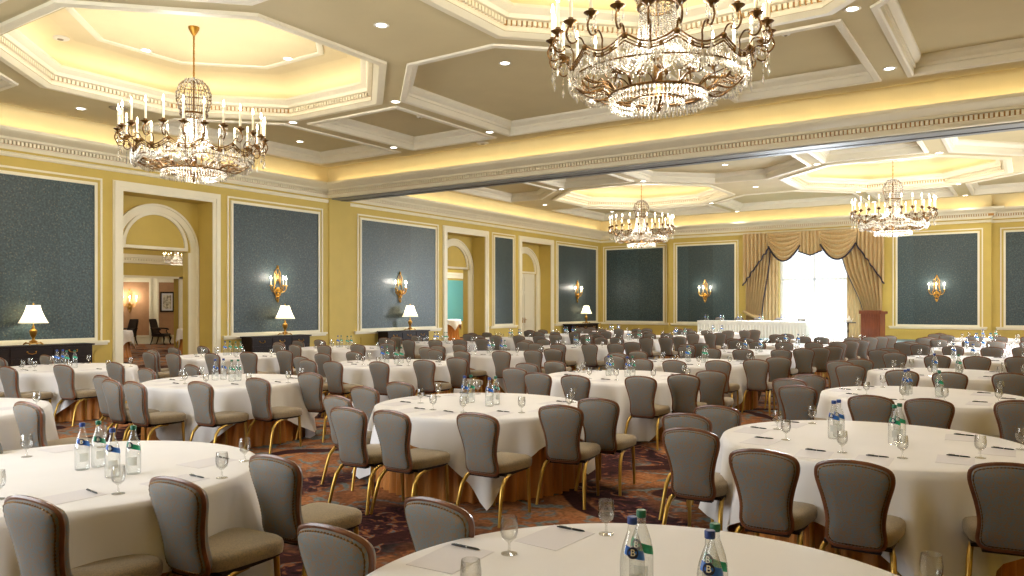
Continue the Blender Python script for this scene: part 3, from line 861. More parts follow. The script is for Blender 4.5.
    # arm: S-curve from the ring to the candle cup, drawn along +x
    for nm_, low in (('arm', 0), ('arm_low', 1)):
        b = MB()
        pts = [(1.08, 0, -2.31), (1.16, 0, -2.22), (1.27, 0, -2.22), (1.35, 0, -2.30), (1.42, 0, -2.30), (1.46, 0, -2.20), (1.43, 0, -2.10), (1.40, 0, -2.06)]
        if low: pts = [(1.075, 0, -2.45), (1.085, 0, -2.37)] + pts
        # smooth with Catmull-Rom
        sm = []
        for i in range(len(pts)-1):
            p0, p1, p2, p3 = [Vector(pts[max(0, min(len(pts)-1, i+q))]) for q in (-1, 0, 1, 2)]
            for t in (0, .25, .5, .75):
                sm.append(.5*((2*p1)+(-p0+p2)*t+(2*p0-5*p1+4*p2-p3)*t*t+(-p0+3*p1-3*p2+p3)*t**3))
        sm.append(Vector(pts[-1]))
        b.tube(sm, .012, 6)
        b.lathe([(.012, -2.10), (.03, -2.07), (.085, -2.03), (.075, -2.025), (.028, -2.04), (.032, -1.99), (.0001, -1.99)], 12, (1.40, 0, 0))
        D[nm_] = b.mesh('arm', M['bronze'], 50)
    b = MB(); b.lathe([(.021, -2.0), (.019, -1.70), (.006, -1.695)], 10, (1.40, 0, 0)); D['candle'] = b.mesh('candle', M['candle'], 40)
    b = MB(); b.lathe([(.008, -1.70), (.020, -1.67), (.014, -1.63), (.002, -1.58)], 8, (1.40, 0, 0)); D['bulb'] = b.mesh('bulb', M['bulb'], 60)
    b = MB()
    for j, (dx, dy) in enumerate(((.05, 0), (-.05, 0), (0, .06), (0, -.06))):
        b.drop((1.40+dx, dy, -2.06), .010, .05); b.drop((1.40+dx, dy, -2.11), .014, .12)
    for i in range(8): b.drop((1.40-.0*i, 0, -2.16-.04*i), .012, .04)
    b.drop((1.40, 0, -2.46), .02, .14)
    D['pendant'] = b.mesh('pendant', M['crystal'])
    for nm in ('crystal_skirt', 'lower_scrolls', 'basket_fringe'):
        for v in D[nm].vertices:
            if v.co.z < ZR: v.co.z = ZR + (v.co.z-ZR)*.74
    for nm in ('arm', 'arm_low', 'candle', 'bulb', 'pendant'):
        for v in D[nm].vertices: v.co.x = 1.08 + (v.co.x-1.08)*.62 if (nm[:3] == 'arm' and v.co.x < 1.30) else v.co.x - .125
    for nm in ('candle', 'bulb', 'pendant', 'arm', 'arm_low'):
        for v in D[nm].vertices: v.co.z -= .04*max(0, min(1, (v.co.z+2.31)/.2))
    return D
CP = chandelier_parts()
ZDOME = 7.03
def chandelier(x, y, z, label, scale=1.0, arms=24, light=P_CHAND, group='crystal chandeliers'):
    t = thing('chandelier', label, 'chandelier', (x, y, z), R(4), group)
    t.scale = (scale,)*3
    for nm in ('canopy', 'chain', 'crown', 'scalloped_ring', 'lower_scrolls'): obj(nm, CP[nm], t)
    for nm in ('crown_beads', 'bead_column', 'crystal_skirt', 'basket_fringe'): obj(nm, CP[nm], t, kind='stuff')
    for k in range(arms):
        a = obj('arm', CP['arm_low' if k % 2 and arms == 24 else 'arm'], t, rz=2*PI*k/arms)
        for nm in ('candle', 'bulb', 'pendant'): obj(nm, CP[nm], a)
    if light:
        # the candle bulbs' light, four lamps on the candle ring and the lamps inside the crystal skirt
        for k in range(4):
            a = PI/4+k*PI/2
            point('candle_lamp', (x+1.40*scale*math.cos(a), y+1.40*scale*math.sin(a), z-1.45*scale), light*.105, WARM, .25)
        point('skirt_lamp', (x, y, z-2.55*scale), light*.5, WARM, .3)
    return t
chandelier(XOCT[0], 8.72, ZDOME, 'crystal chandelier with candle lights under the left ceiling dome')
chandelier(XOCT[1]+.15, 8.72, ZDOME, 'largest crystal chandelier, cut off by the top of the photo')
chandelier(XOCT[0], YROOM[1], ZDOME, 'farthest crystal chandelier, left of the draped window')
chandelier(XOCT[1], YROOM[1], ZDOME, 'crystal chandelier in the far room, right of the draped window')
chandelier(-23.9, 15.2, 4.05, 'small crystal chandelier seen through the open arched doorway', .32, 12, 60, None)

# ---------------------------------------------------------------- sconces
def sconce_parts():
    D = {}
    b = MB()
    # backplate: lathed lozenge flattened against the wall, local +y away from the wall
    out = [(0, .55), (.03, .52), (.06, .45), (.10, .40), (.115, .34), (.10, .30), (.105, .0), (.125, -.06), (.16, -.12), (.12, -.2), (.10, -.26), (.05, -.34), (.06, -.40), (.02, -.48), (0, -.52)]
    ring = [(x, z) for x, z in out] + [(-x, z) for x, z in out[-2:0:-1]]
    loop = [(x, .03, z) for x, z in ring]
    b.tube(loop, .013, 6, True)
    for sx in (-1, 1):
        b.tube([(sx*.10, .03, .02), (sx*.05, .035, .16), (sx*.015, .035, .30), (sx*.05, .035, .40), (sx*.06, .03, .45)], .010, 6)
        b.tube([(sx*.04, .05, -.1), (sx*.12, .07, -.18), (sx*.15, .06, -.1), (sx*.11, .05, -.04)], .014, 6)
        b.tube([(sx*.02, .04, -.36), (sx*.09, .05, -.30), (sx*.10, .05, -.22), (sx*.04, .05, -.2)], .012, 6)
    b.tube([(-.10, .03, .16), (0, .045, .13), (.10, .03, .16)], .009, 6); b.tube([(-.10, .03, .30), (0, .045, .33), (.10, .03, .30)], .009, 6)
    b.sphere((0, .04, .55), .035, 8, 6, 1.7); b.sphere((0, .05, -.47), .035, 8, 6, 1.9); b.sphere((0, .06, -.14), .065, 10, 8, 1.3); b.sphere((0, .05, -.3), .045, 8, 6, 1.5)
    D['backplate'] = fixnormals(b.mesh('backplate', M['brass'], 40))
    b = MB()
    b.tube([(0, .05, -.12), (0, .12, -.22), (0, .24, -.2), (0, .30, -.1), (0, .30, -.03)], .014, 6)
    b.lathe([(.01, -.05), (.05, -.02), (.045, 0), (.02, 0)], 10, (0, .30, 0)); D['arm'] = b.mesh('sconce_arm', M['brass'], 50)
    b = MB(); b.lathe([(.016, -.01), (.014, .16), (.004, .165)], 8, (0, .30, 0)); D['candle'] = b.mesh('sconce_candle', M['candle'], 40)
    b = MB(); b.lathe([(.005, .16), (.024, .2), (.016, .245), (.002, .29)], 8, (0, .30, 0)); D['bulb'] = b.mesh('sconce_bulb', M['bulb'], 60)
    return D
SP = sconce_parts()
def sconce(loc, rz, label, power=26, scale=1.0):
    t = thing('wall_sconce', label, 'wall lamp', loc, rz, 'gilt wall sconces'); t.scale = (scale,)*3
    obj('backplate', SP['backplate'], t)
    for a in (-74, 0, 74):
        m = obj('arm', SP['arm'], t, rz=R(a)); obj('candle', SP['candle'], m); obj('bulb', SP['bulb'], m)
    n = Vector((-math.sin(rz), math.cos(rz), 0))
    for s in (-1, 1):
        q = Vector(loc) + n*.34*scale + Vector((n.y, -n.x, 0))*.2*s*scale + Vector((0, 0, .24*scale))
        point('sconce_lamp', q, power/2, WARM, .04)
RL = -PI/2       # +y local -> +x world (off the left wall)
RB = PI          # +y local -> -y world (off the back wall)
sconce((XL+.01, 15.55, 2.39), RL, 'gilt wall sconce on the blue panel left of the room divider')
sconce((XL+.01, 21.07, 2.40), RL, 'gilt wall sconce above the lamp just past the room divider')
sconce((XL+.01, 34.35, 2.45), RL, 'gilt wall sconce in the far left corner above the small lamp')
sconce((-13.27, YB2-.01, 2.45), RB, 'gilt wall sconce on the panel left of the window drapes')
sconce((-3.28, YB2-.01, 2.45), RB, 'gilt wall sconce with dark tips on the panel right of the lectern')
q = fpt(-.85, .02, 1.95); sconce(q, math.atan2(.512, -.859)+PI/2 - PI + 2*PI if False else math.atan2(dirv.x, -dirv.y), 'gilt sconce on the tan foyer wall seen through the doorway', 40, .95)

# ---------------------------------------------------------------- consoles and table lamps
def console_parts(ln):
    D = {}
    b = MB(); d, h = .50, .86
    b.box(.02, d-.02, -ln/2+.02, ln/2-.02, .1, h-.04); b.box(0, d+.02, -ln/2-.02, ln/2+.02, h-.04, h); b.box(.03, d, -ln/2, ln/2, .1, .16)
    for s in (-1, 1):
        for y in (0, d-.08): b.box(y+.01, y+.08, s*ln/2-.04-.04*(s+1)/1+.04, s*ln/2+.04-.04*(s+1)/1+.04 - (.0), 0, .12)
    D['body'] = b.mesh('console_body', M['darkwood'])
    b = MB(); w = ln/3-.05
    b.box(d-.02, d, -w/2, w/2, .60, .80); D['drawer'] = b.mesh('console_drawer', M['darkwood'])
    b = MB(); b.box(d-.02, d-.002, -w/2, w/2, .18, .57); b.box(d-.01, d+.006, -w/2+.07, w/2-.07, .24, .51); D['door'] = b.mesh('console_door', M['darkwood'])
    b = MB(); b.tube([(d, -.09, .72), (d+.03, -.08, .685), (d+.035, 0, .67), (d+.03, .08, .685), (d, .09, .72)], .009, 6); b.sphere((d, -.09, .72), .018, 8, 6); b.sphere((d, .09, .72), .018, 8, 6)
    D['handle'] = b.mesh('drawer_handle', M['brass'], 50)
    b = MB(); b.sphere((d+.02, w/2-.05, .4), .018, 8, 6); D['knob'] = b.mesh('door_knob', M['brass'], 50)
    return D
def console(y, ln, label):
    D = console_parts(ln)
    t = thing('sideboard', label, 'sideboard', (XL+.10, y, 0), 0, 'dark sideboards along the wall')
    obj('body', D['body'], t)
    for k in (-1, 0, 1):
        a = obj('drawer', D['drawer'], t, (0, k*ln/3*.985, 0)); obj('handle', D['handle'], a)
        a = obj('door', D['door'], t, (0, k*ln/3*.985, 0)); obj('knob', D['knob'], a)
def lamp_parts():
    D = {}
    b = MB()
    b.box(-.12, .12, -.12, .12, .03, .055)
    for sx in (-1, 1):
        for sy in (-1, 1): b.tube([(sx*.10, sy*.10, .06), (sx*.13, sy*.13, .03), (sx*.15, sy*.15, .008)], [.02, .018, .012], 6)
    b.lathe([(.07, .055), (.09, .08), (.03, .12), (.028, .16), (.05, .20), (.075, .27), (.08, .33), (.05, .355), (.03, .37), (.028, .43), (.02, .44)], 18)
    D['base'] = b.mesh('lamp_base', M['brass'], 40)
    b = MB(); b.tube([(0, 0, .43), (0, 0, .93)], .009, 8); b.sphere((0, 0, .94), .022, 8, 6); D['stem'] = b.mesh('lamp_stem', M['brass'], 40)
    b = MB(); b.sphere((0, 0, .62), .045, 10, 8, 1.3); D['bulb'] = b.mesh('lamp_bulb', M['lampbulb'], 60)
    b = MB(); n = 48; rows = []
    for i in range(9):
        t = i/8; r = .135 + (.30-.135)*(1-(1-t)**.0) if False else .135+.165*(t**1.45); z = .90-.40*t
        rows.append([(r*(1+.012*math.cos(k*12*2*PI/n))*math.cos(2*PI*k/n), r*(1+.012*math.cos(k*12*2*PI/n))*math.sin(2*PI*k/n), z) for k in range(n+1)])
    b.grid(rows); D['shade'] = b.mesh('lamp_shade', M['lampshade'], 60)
    return D
def shade_mat():
    m, nt, out = newmat('lampshade'); L = nt.links.new
    d = N(nt, 'ShaderNodeBsdfDiffuse'); d.inputs['Color'].default_value = (.9,.84,.68,1)
    t = N(nt, 'ShaderNodeBsdfTranslucent'); t.inputs['Color'].default_value = (1,.93,.76,1)
    x = N(nt, 'ShaderNodeMixShader'); x.inputs[0].default_value = .6
    L(d.outputs[0], x.inputs[1]); L(t.outputs[0], x.inputs[2]); L(x.outputs[0], out.inputs['Surface'])
    return m
M['lampshade'] = shade_mat(); M['lampbulb'] = emis('lamp_bulb', (1,.9,.7,1), 20)
LPP = lamp_parts()
def table_lamp(y, label, x=XL+.34, z=.861):
    t = thing('table_lamp', label, 'lamp', (x, y, z), 0, 'brass table lamps on the sideboards')
    for n_, k in (('base', 'base'), ('stem', 'stem'), ('bulb', 'bulb'), ('lamp_shade', 'shade')): obj(n_, LPP[k], t)
    point('lamp_light', (x, y, z+.70), 30, (1, .88, .62), .05)
console(8.3, 2.75, 'dark wooden sideboard with brass pulls at the left edge')
console(15.27, 2.2, 'dark wooden sideboard below the sconce left of the room divider')
console(20.95, 2.25, 'dark wooden sideboard just past the room divider')
console(34.2, 2.8, 'small dark sideboard in the far left corner')
table_lamp(8.45, 'lit brass table lamp on the leftmost sideboard')
table_lamp(15.59, 'lit brass table lamp on sideboard left of the room divider')
table_lamp(21.29, 'lit brass table lamp on sideboard just past the room divider')
table_lamp(34.75, 'lit brass table lamp on sideboard in the far corner')

# ---------------------------------------------------------------- window and drapes
def window(i, x0, x1, z0, z1, y, out):
    """sashes, glass and the bright sky outside; out=+1 when the outdoors lies at +y"""
    b = MB()
    def bx(p, q, r_, s_, t=.03): b.box(p, q, y-t, y+t, r_, s_)
    bx(x0, x0+.07, z0, z1); bx(x1-.07, x1, z0, z1); bx(x0, x1, z0, z0+.08); bx(x0, x1, z1-.07, z1)
    n = 2
    for k in range(1, n): xx = x0+(x1-x0)*k/n; bx(xx-.05, xx+.05, z0, z1)
    zz = z0+(z1-z0)*.62; bx(x0, x1, zz-.05, zz+.05)
    w = struct('window_%d' % i, b.mesh('window_frame', M['doorpaint']))
    b = MB(); b.box(x0+.05, x1-.05, y-.004, y+.004, z0+.05, z1-.05); obj('pane', b.mesh('pane', M['silverback']), w)
    b = MB(); b.add([(x0-2.0, y+out*1.2, -1), (x1+2.0, y+out*1.2, -1), (x1+2.0, y+out*1.2, z1+2), (x0-2.0, y+out*1.2, z1+2)], [(0,1,2,3) if out > 0 else (3,2,1,0)])
    s = struct('sky_beyond_window_%d' % i, b.mesh('bright_sky', M['sky']))
    return w
window(1, *WIN, YB+.15, 1)
window(2, *NWIN_ADDED, YN-.2, -1)  # added unseen window and glowing sky sheet, made up for their light
area('daylight', ((NWIN_ADDED[0]+NWIN_ADDED[1])/2, YN-.05, (NWIN_ADDED[2]+NWIN_ADDED[3])/2), (R(90), 0, 0), NWIN_ADDED[1]-NWIN_ADDED[0], NWIN_ADDED[3]-NWIN_ADDED[2], P_ADDED_DAY, DAY)  # fill lamp standing in the invented near window
area('daylight', (-8.25, 36.25, 2.4), (R(-58), 0, 0), 2.3, 4.0, 1500, (.84,.92,1), R(120))
def added_side_window(i, y0, y1, z0, z1, power):  # invented right-wall window, out of view, added to brighten the far room
    x = XR+.15; b = MB()
    def bx(p, q, r_, s_): b.box(x-.03, x+.03, p, q, r_, s_)
    bx(y0, y0+.07, z0, z1); bx(y1-.07, y1, z0, z1); bx(y0, y1, z0, z0+.08); bx(y0, y1, z1-.07, z1); bx((y0+y1)/2-.05, (y0+y1)/2+.05, z0, z1); bx(y0, y1, z0+(z1-z0)*.62-.05, z0+(z1-z0)*.62+.05)
    w = struct('window_%d' % i, b.mesh('window_frame', M['doorpaint']))
    b = MB(); b.box(x-.004, x+.004, y0+.05, y1-.05, z0+.05, z1-.05); obj('pane', b.mesh('pane', M['silverback']), w)
    b = MB(); b.add([(x+1.2, y0-1.5, -1), (x+1.2, y1+1.5, -1), (x+1.2, y1+1.5, z1+2), (x+1.2, y0-1.5, z1+2)], [(3,2,1,0)])
    struct('sky_beyond_window_%d' % i, b.mesh('bright_sky', M['sky']))  # glowing sheet behind the invented side window
    area('daylight', (XR-.05, (y0+y1)/2, (z0+z1)/2), (R(90), 0, R(90)), y1-y0, z1-z0, power, DAY)  # fill lamp added with the invented side window
added_side_window(3, *RWIN_ADDED[0], .6, 4.9, 600); added_side_window(4, *RWIN_ADDED[1], .6, 4.9, 400)
# net curtain in the far window
b = MB(); rows = []
for zi in (0, 1):
    rows.append([(WIN[0]+.02+(WIN[1]-WIN[0]-.04)*k/120, YB2+.14+.02*math.sin(k*.9), .12+4.6*zi) for k in range(121)])
b.grid(rows)
thing('net_curtain', 'white sheer net curtain across the bright window', 'curtain', (0,0,0), 0, None, b.mesh('net_curtain', M['net'], 60))

DX0, DX1 = -11.33, -5.24        # whole drapery width
DC = (DX0+DX1)/2
YD = YB2-.16
def cloth_panel(name, fx, zt, zb, n=80, m=26, pleat=9, amp=.05, yoff=0.):
    """hanging panel: fx(t) -> (x0, x1) at height fraction t from the top"""
    b = MB(); rows = []
    for i in range(m+1):
        t = i/m; x0, x1 = fx(t); row = []
        zbt = zb
        for k in range(n+1):
            u = k/n
            z = zt + (zbt-zt)*t
            row.append((x0+(x1-x0)*u, YD+yoff - amp*math.sin(2*PI*pleat*u+.6*math.sin(5*u)) , z))
        rows.append(row)
    b.grid(rows)
    return b.mesh(name, M['drape'], 60)
def smooth(t): t = max(0, min(1, t)); return t*t*(3-2*t)
def drape(side, label):
    t_ = thing('drape', label, 'curtain', (0,0,0), 0, 'gold window drapes')
    # outer straight panel and inner panel swept back to a tieback at 1.35 m
    if side < 0:
        def fx(t): return DX0+.10, -10.08 - .38*smooth(t/.78)**1.5 + .1*smooth((t-.8)/.2)
        def fo(t): return -10.5, -9.74
    else:
        def fx(t): return -7.02 + .95*smooth(t/.78)**1.5 - .1*smooth((t-.8)/.2), DX1-.10
        def fo(t): return -6.78, -6.0
    obj('swept_panel', cloth_panel('swept_panel', fx, 4.95, .16, pleat=8, amp=.09), t_)
    obj('straight_panel', cloth_panel('straight_panel', fo, 4.8, .16, pleat=5, amp=.03, yoff=.10), t_)
    b = MB(); pts = []
    for i in range(31):
        t = i/30*.78; x = fx(t)[1 if side < 0 else 0]
        pts.append((x, YD-.03, 4.95+(.16-4.95)*t))
    b.tube(pts, .03, 6); obj('dark_edging', b.mesh('dark_edging', M['fringe'], 60), t_)
    b = MB(); s = side
    xi, xo = (-10.42, DX0-.02) if s < 0 else (-6.05, DX1+.02)
    b.tube([(xi, YD-.1, 1.22), ((xi+xo)/2, YD-.14, 1.28), (xo, YD+.0, 1.5)], [.05, .08, .06], 8); obj('tieback', b.mesh('tieback', M['drape'], 60), t_)
drape(-1, 'gold swept-back drape on the left side of the window')
drape(1, 'gold swept-back drape on the window side nearest the lectern')
# cascades (stepped tails), swags and jabot make up the valance
val = thing('valance', 'gold swagged valance with dark fringe across the window top', 'valance', (0,0,0))
ZV = 5.13
def tail(s):
    b = MB(); f = MB(); rows = []; bot = []
    n = 72
    xo, xi = (DX0, -10.05) if s < 0 else (DX1, -6.40)
    for i in range(15):
        row = []
        for k in range(n+1):
            u = k/n
            step = math.floor(u*5)/5 + .2*smooth((u*5 % 1))
            zb = 2.75 + (4.55-2.75)*(step*.75+u*.25)
            z = ZV + (zb-ZV)*i/14
            row.append((xo+(xi-xo)*u, YD-.15-.075*math.sin(2*PI*7*u), z))
        rows.append(row); bot = row
    b.grid(rows); obj('tail', b.mesh('tail', M['drape'], 60), val)
    f.tube([(p[0], p[1]-.01, p[2]-.02) for p in bot], .035, 6); obj('tail_fringe', f.mesh('tail_fringe', M['fringe'], 60), val)
tail(-1); tail(1)
def swag(x0, x1):
    b = MB(); rows = []; n, m = 48, 30
    for i in range(m+1):
        t = i/m; row = []
        for k in range(n+1):
            u = k/n; arch = 1-(2*u-1)**2
            drop = .02 + (.72 + .0)*t*1.0
            z = ZV - .25*t*(1-arch)*2.4 - arch*(.20+1.10*t) + .2*arch*(1-t)
            y = YD-.20 - .10*arch - .05*math.sin(2*PI*6*t)*(.3+arch) - .06*t
            row.append((x0+(x1-x0)*(u*(1-.06*t)+.03*t), y, z))
        rows.append(row)
    b.grid(rows); obj('swag', b.mesh('swag', M['drape'], 60), val)
    f = MB(); f.tube([(p[0], p[1]-.012, p[2]-.02) for p in rows[-1]], .04, 6); obj('swag_fringe', f.mesh('swag_fringe', M['fringe'], 60), val)
swag(-10.15, -8.65); swag(-7.87, -6.30)
b = MB(); rows = []
for i in range(9):
    rows.append([(-8.78+1.02*k/40, YD-.20-.05*math.sin(2*PI*6*k/40), ZV+(4.25-.2*(1-abs(2*k/40-1))-ZV)*i/8) for k in range(41)])
b.grid(rows); obj('jabot', b.mesh('jabot', M['drape'], 60), val)
f = MB(); f.tube([(p[0], p[1]-.01, p[2]-.02) for p in rows[-1]], .03, 6); obj('jabot_fringe', f.mesh('jabot_fringe', M['fringe'], 60), val)
b = MB(); b.box(DX0-.02, DX1+.02, YD-.06, YB2-.002, ZV-.3, ZV+.03); obj('pelmet_board', b.mesh('pelmet_board', M['drape']), val)

# ---------------------------------------------------------------- chairs
def chair_parts():
    D = {}
    TILT = R(11)
    # outline of the back seen from behind, x half width by height
    key = [(0, .0), (.10, .0), (.136, .012), (.150, .05), (.143, .13), (.147, .20), (.165, .29), (.190, .38), (.197, .43), (.186, .470), (.145, .492), (.075, .508), (0, .513)]
    half = []
    for i in range(len(key)-1):
        p0, p1, p2, p3 = [Vector(key[max(0, min(len(key)-1, i+q))]) for q in (-1, 0, 1, 2)]
        for t in (0, .34, .67):
            half.append(.5*((2*p1)+(-p0+p2)*t+(2*p0-5*p1+4*p2-p3)*t*t+(-p0+3*p1-3*p2+p3)*t**3))
    half = [Vector((p.x*.965, p.y*.96)) for p in half[1:]]
    out = [Vector((0, 0))] + half + [Vector((0, .513*.96))] + [Vector((-p.x, p.y)) for p in reversed(half)]
    cz = .27
    def place(x, h, d):
        """back-plane point: x across, h up the back, d forward (+y)"""
        curve = .45*x*x
        y = -.235 + d + curve - math.sin(TILT)*h
        z = .397 + math.cos(TILT)*h
        return (x, y, z)
    n = len(out)
    b = MB()
    levels_b = [(1, -.004), (.97, -.016), (.9, -.024), (.6, -.030), (.3, -.032)]
    levels_f = [(1, .02), (.96, .045), (.88, .06), (.6, .07), (.3, .073)]
    def shell(levels, flip):
        vs = []
        for s, d in levels:
            for p in out: vs.append(place(p.x*s, cz+(p.y-cz)*s, d))
        vs.append(place(0, cz, levels[-1][1]))
        fs = []
        for l in range(len(levels)-1):
            for i in range(n):
                j = (i+1) % n
                q = (l*n+i, l*n+j, (l+1)*n+j, (l+1)*n+i)
                fs.append(q if not flip else q[::-1])
        l = (len(levels)-1)*n
        for i in range(n):
            j = (i+1) % n; q = (l+i, l+j, len(vs)-1); fs.append(q if not flip else q[::-1])
        b.add(vs, fs)
    shell(levels_b, False); shell(levels_f, True)
    D['backrest'] = fixnormals(b.mesh('backrest', M['backfab'], 60))
    b = MB(); b.tube([place(p.x*1.01, cz+(p.y-cz)*1.01, .008) for p in out], .0125, 8, True, 1.5)
    D['back_frame'] = b.mesh('back_frame', M['wood'], 60)
    b = MB()
    L = [Vector(place(p.x*.958, cz+(p.y-cz)*.958, -.017)) for p in out]; bead = []
    for i in range(n):
        p, q = L[i], L[(i+1) % n]; m = max(1, int((q-p).length/.0075))
        bead += [p.lerp(q, k/m) for k in range(m)]
    b.tube(bead, [.0052 if k % 2 else .0022 for k in range(len(bead))], 5, True)
    D['nail_trim'] = b.mesh('nail_trim', M['bronze'])
    # seat cushion: rounded trapezoid, domed
    b = MB(); so = []
    N_ = 44
    for k in range(N_):
        a = 2*PI*k/N_; ca, sa = math.cos(a), math.sin(a)
        ex = .42
        x = math.copysign(abs(ca)**ex, ca); y = math.copysign(abs(sa)**ex, sa)
        w = .197 + .025*y
        so.append((x*w, .03+y*.235))
    def ring(s, z): return [(x*s, .03+(y-.03)*s, z) for x, y in so]
    rows = [ring(.9, .395), ring(1, .40), ring(1.02, .425), ring(1.02, .45), ring(1.0, .468), ring(.93, .482), ring(.7, .49), ring(.35, .494)]
    vs = [p for r_ in rows for p in r_]; fs = []
    for i in range(len(rows)-1):
        for k in range(N_):
            k2 = (k+1) % N_; fs.append((i*N_+k, i*N_+k2, (i+1)*N_+k2, (i+1)*N_+k))
    fs.append(tuple(range(N_-1, -1, -1))); fs.append(tuple((len(rows)-1)*N_+k for k in range(N_)))
    b.add(vs, fs); D['seat'] = b.mesh('seat', M['seatfab'], 55)
    b = MB()
    b.box(-.18, .18, -.17, .22, .375, .397)
    b.box(-.13, .13, -.225, -.17, .365, .40)
    D['seat_frame'] = b.mesh('seat_frame', M['darkwood'])
    def leg(sx, rear):
        b = MB()
        if rear:
            pts = [(sx*.155, .02, .375), (sx*.17, -.10, .372), (sx*.185, -.18, .35), (sx*.195, -.235, .29), (sx*.203, -.265, .19), (sx*.212, -.29, .09), (sx*.22, -.31, .005)]
            b.tube(pts, [.016, .016, .017, .017, .016, .015, .014], 8)
        else:
            pts = [(sx*.17, .205, .38), (sx*.175, .21, .25), (sx*.18, .22, .005)]
            b.tube(pts, [.017, .016, .013], 8)
        return b.mesh('leg', M['goldleg'], 60)
    D['legs'] = [leg(sx, r_) for sx in (-1, 1) for r_ in (True, False)]
    return D
CH_ = chair_parts()
NCH = [0]
def chair(x, y, face, label, group, z=0, detail=2):
    """x, y: seat centre; face: heading the sitter looks to (0 = +y)"""
    t = thing('banquet_chair', label, 'chair', (x, y, z), face, group)
    for k in ('seat', 'backrest', 'back_frame') + (('nail_trim',) if detail > 1 else ()) + ('seat_frame',): obj(k, CH_[k], t)
    for m in CH_['legs']: obj('leg', m, t)
    NCH[0] += 1
    return t

# ---------------------------------------------------------------- tableware
def bottle_parts(col):
    D = {}
    b = MB()
    prof = [(.036, 0), (.041, .006), (.042, .03), (.042, .13), (.040, .155), (.034, .185), (.024, .215), (.016, .238), (.0145, .262), (.0155, .264), (.0145, .27)]
    b.lathe(prof, 24); D['body'] = b.mesh('bottle_glass', M['bottleglass'], 50)
    b = MB(); b.lathe([(.0165, .262), (.0172, .264), (.0172, .284), (.015, .287)], 18); D['cap'] = b.mesh('bottle_cap', M['capblue' if col == 'blue' else 'capgreen'], 40)
    def rad(z):
        for i in range(len(prof)-1):
            if prof[i][1] <= z <= prof[i+1][1]:
                t = (z-prof[i][1])/(prof[i+1][1]-prof[i][1]+1e-9); return prof[i][0]+(prof[i+1][0]-prof[i][0])*t
        return .04
    # slanting shoulder label, faces -y
    b = MB(); rows = []
    for i in range(7):
        row = []
        for k in range(17):
            a = -PI/2 + (k/16-.40)*R(150); z = .170 - (k/16-.40)*.032 + (i/6-.5)*.030
            r = rad(z)+.0008; row.append((r*math.cos(a), r*math.sin(a), z))
        rows.append(row)
    b.grid(rows); D['label'] = b.mesh('shoulder_label', M['labblue' if col == 'blue' else 'labgreen'], 60)
    # round badge with letter on the label
    b = MB(); cz = .174; a0 = -PI/2-R(14); ring = []
    for k in range(20):
        q = 2*PI*k/20; z = cz+.019*math.sin(q); r = rad(z)+.0016; a = a0+.019*math.cos(q)/rad(cz); ring.append((r*math.cos(a), r*math.sin(a), z))
    r = rad(cz)+.0018; b.add(ring+[(r*math.cos(a0), r*math.sin(a0), cz)], [(k, (k+1) % 20, 20) for k in range(20)])
    D['badge'] = b.mesh('label_badge', M['badge'], 60)
    me = text_mesh('B', .030, M['white'], 'badge_letter')
    for v in me.vertices:
        x, y = v.co.x, v.co.y; z = cz+y; r = rad(z)+.0022+v.co.z; a = a0 + x/rad(cz); v.co = (r*math.cos(a), r*math.sin(a), z)
    D['letter'] = me
    b = MB(); rows = []
    for i in range(4):
        rows.append([((.0428)*math.cos(-PI/2+R(10)+(k/10-.5)*R(70)), .0428*math.sin(-PI/2+R(10)+(k/10-.5)*R(70)), .055+.05*i/3) for k in range(11)])
    b.grid(rows); D['frost'] = b.mesh('frosted_label', M['frost'], 60)
    return D
BP = {'blue': bottle_parts('blue'), 'green': bottle_parts('green')}
def bottle(x, y, z, col, label, group, full=True, rz=0):
    D = BP[col]
    t = thing('water_bottle', label, 'bottle', (x, y, z), rz, group)
    obj('bottle_body', D['body'], t); obj('cap', D['cap'], t)
    lb = obj('shoulder_label', D['label'], t)
    if full:
        bd = obj('badge', D['badge'], lb); obj('letter', D['letter'], lb)
        obj('body_label', D['frost'], t)
    return t
b = MB()
b.lathe([(.033, 0), (.033, .003), (.008, .008), (.0045, .02), (.0045, .045), (.012, .052), (.030, .068), (.036, .09), (.036, .115), (.032, .15), (.0305, .15), (.034, .115), (.034, .09), (.028, .07), (.005, .056)], 22, capt=True)
ME_GOB = b.mesh('goblet', M['glass'], 50)
b = MB(); b.tube([(-.07, 0, .005), (-.05, 0, .006), (.05, 0, .006), (.062, 0, .006), (.070, 0, .005)], [.003, .005, .005, .004, .0015], 8); ME_PEN = b.mesh('pen_barrel', M['black'], 50)
b = MB(); b.tube([(.004, 0, .006), (.010, 0, .006)], .0055, 8); ME_PEN2 = b.mesh('pen_ring', M['silver'], 50)
b = MB(); b.tube([(-.06, .0, .0125), (-.02, 0, .0125)], .0014, 5); ME_PEN3 = b.mesh('pen_clip', M['silver'], 50)
b = MB(); b.box(-.108, .108, -.152, .152, 0, .0012); ME_PAPER = b.mesh('note_sheet', M['paper'])

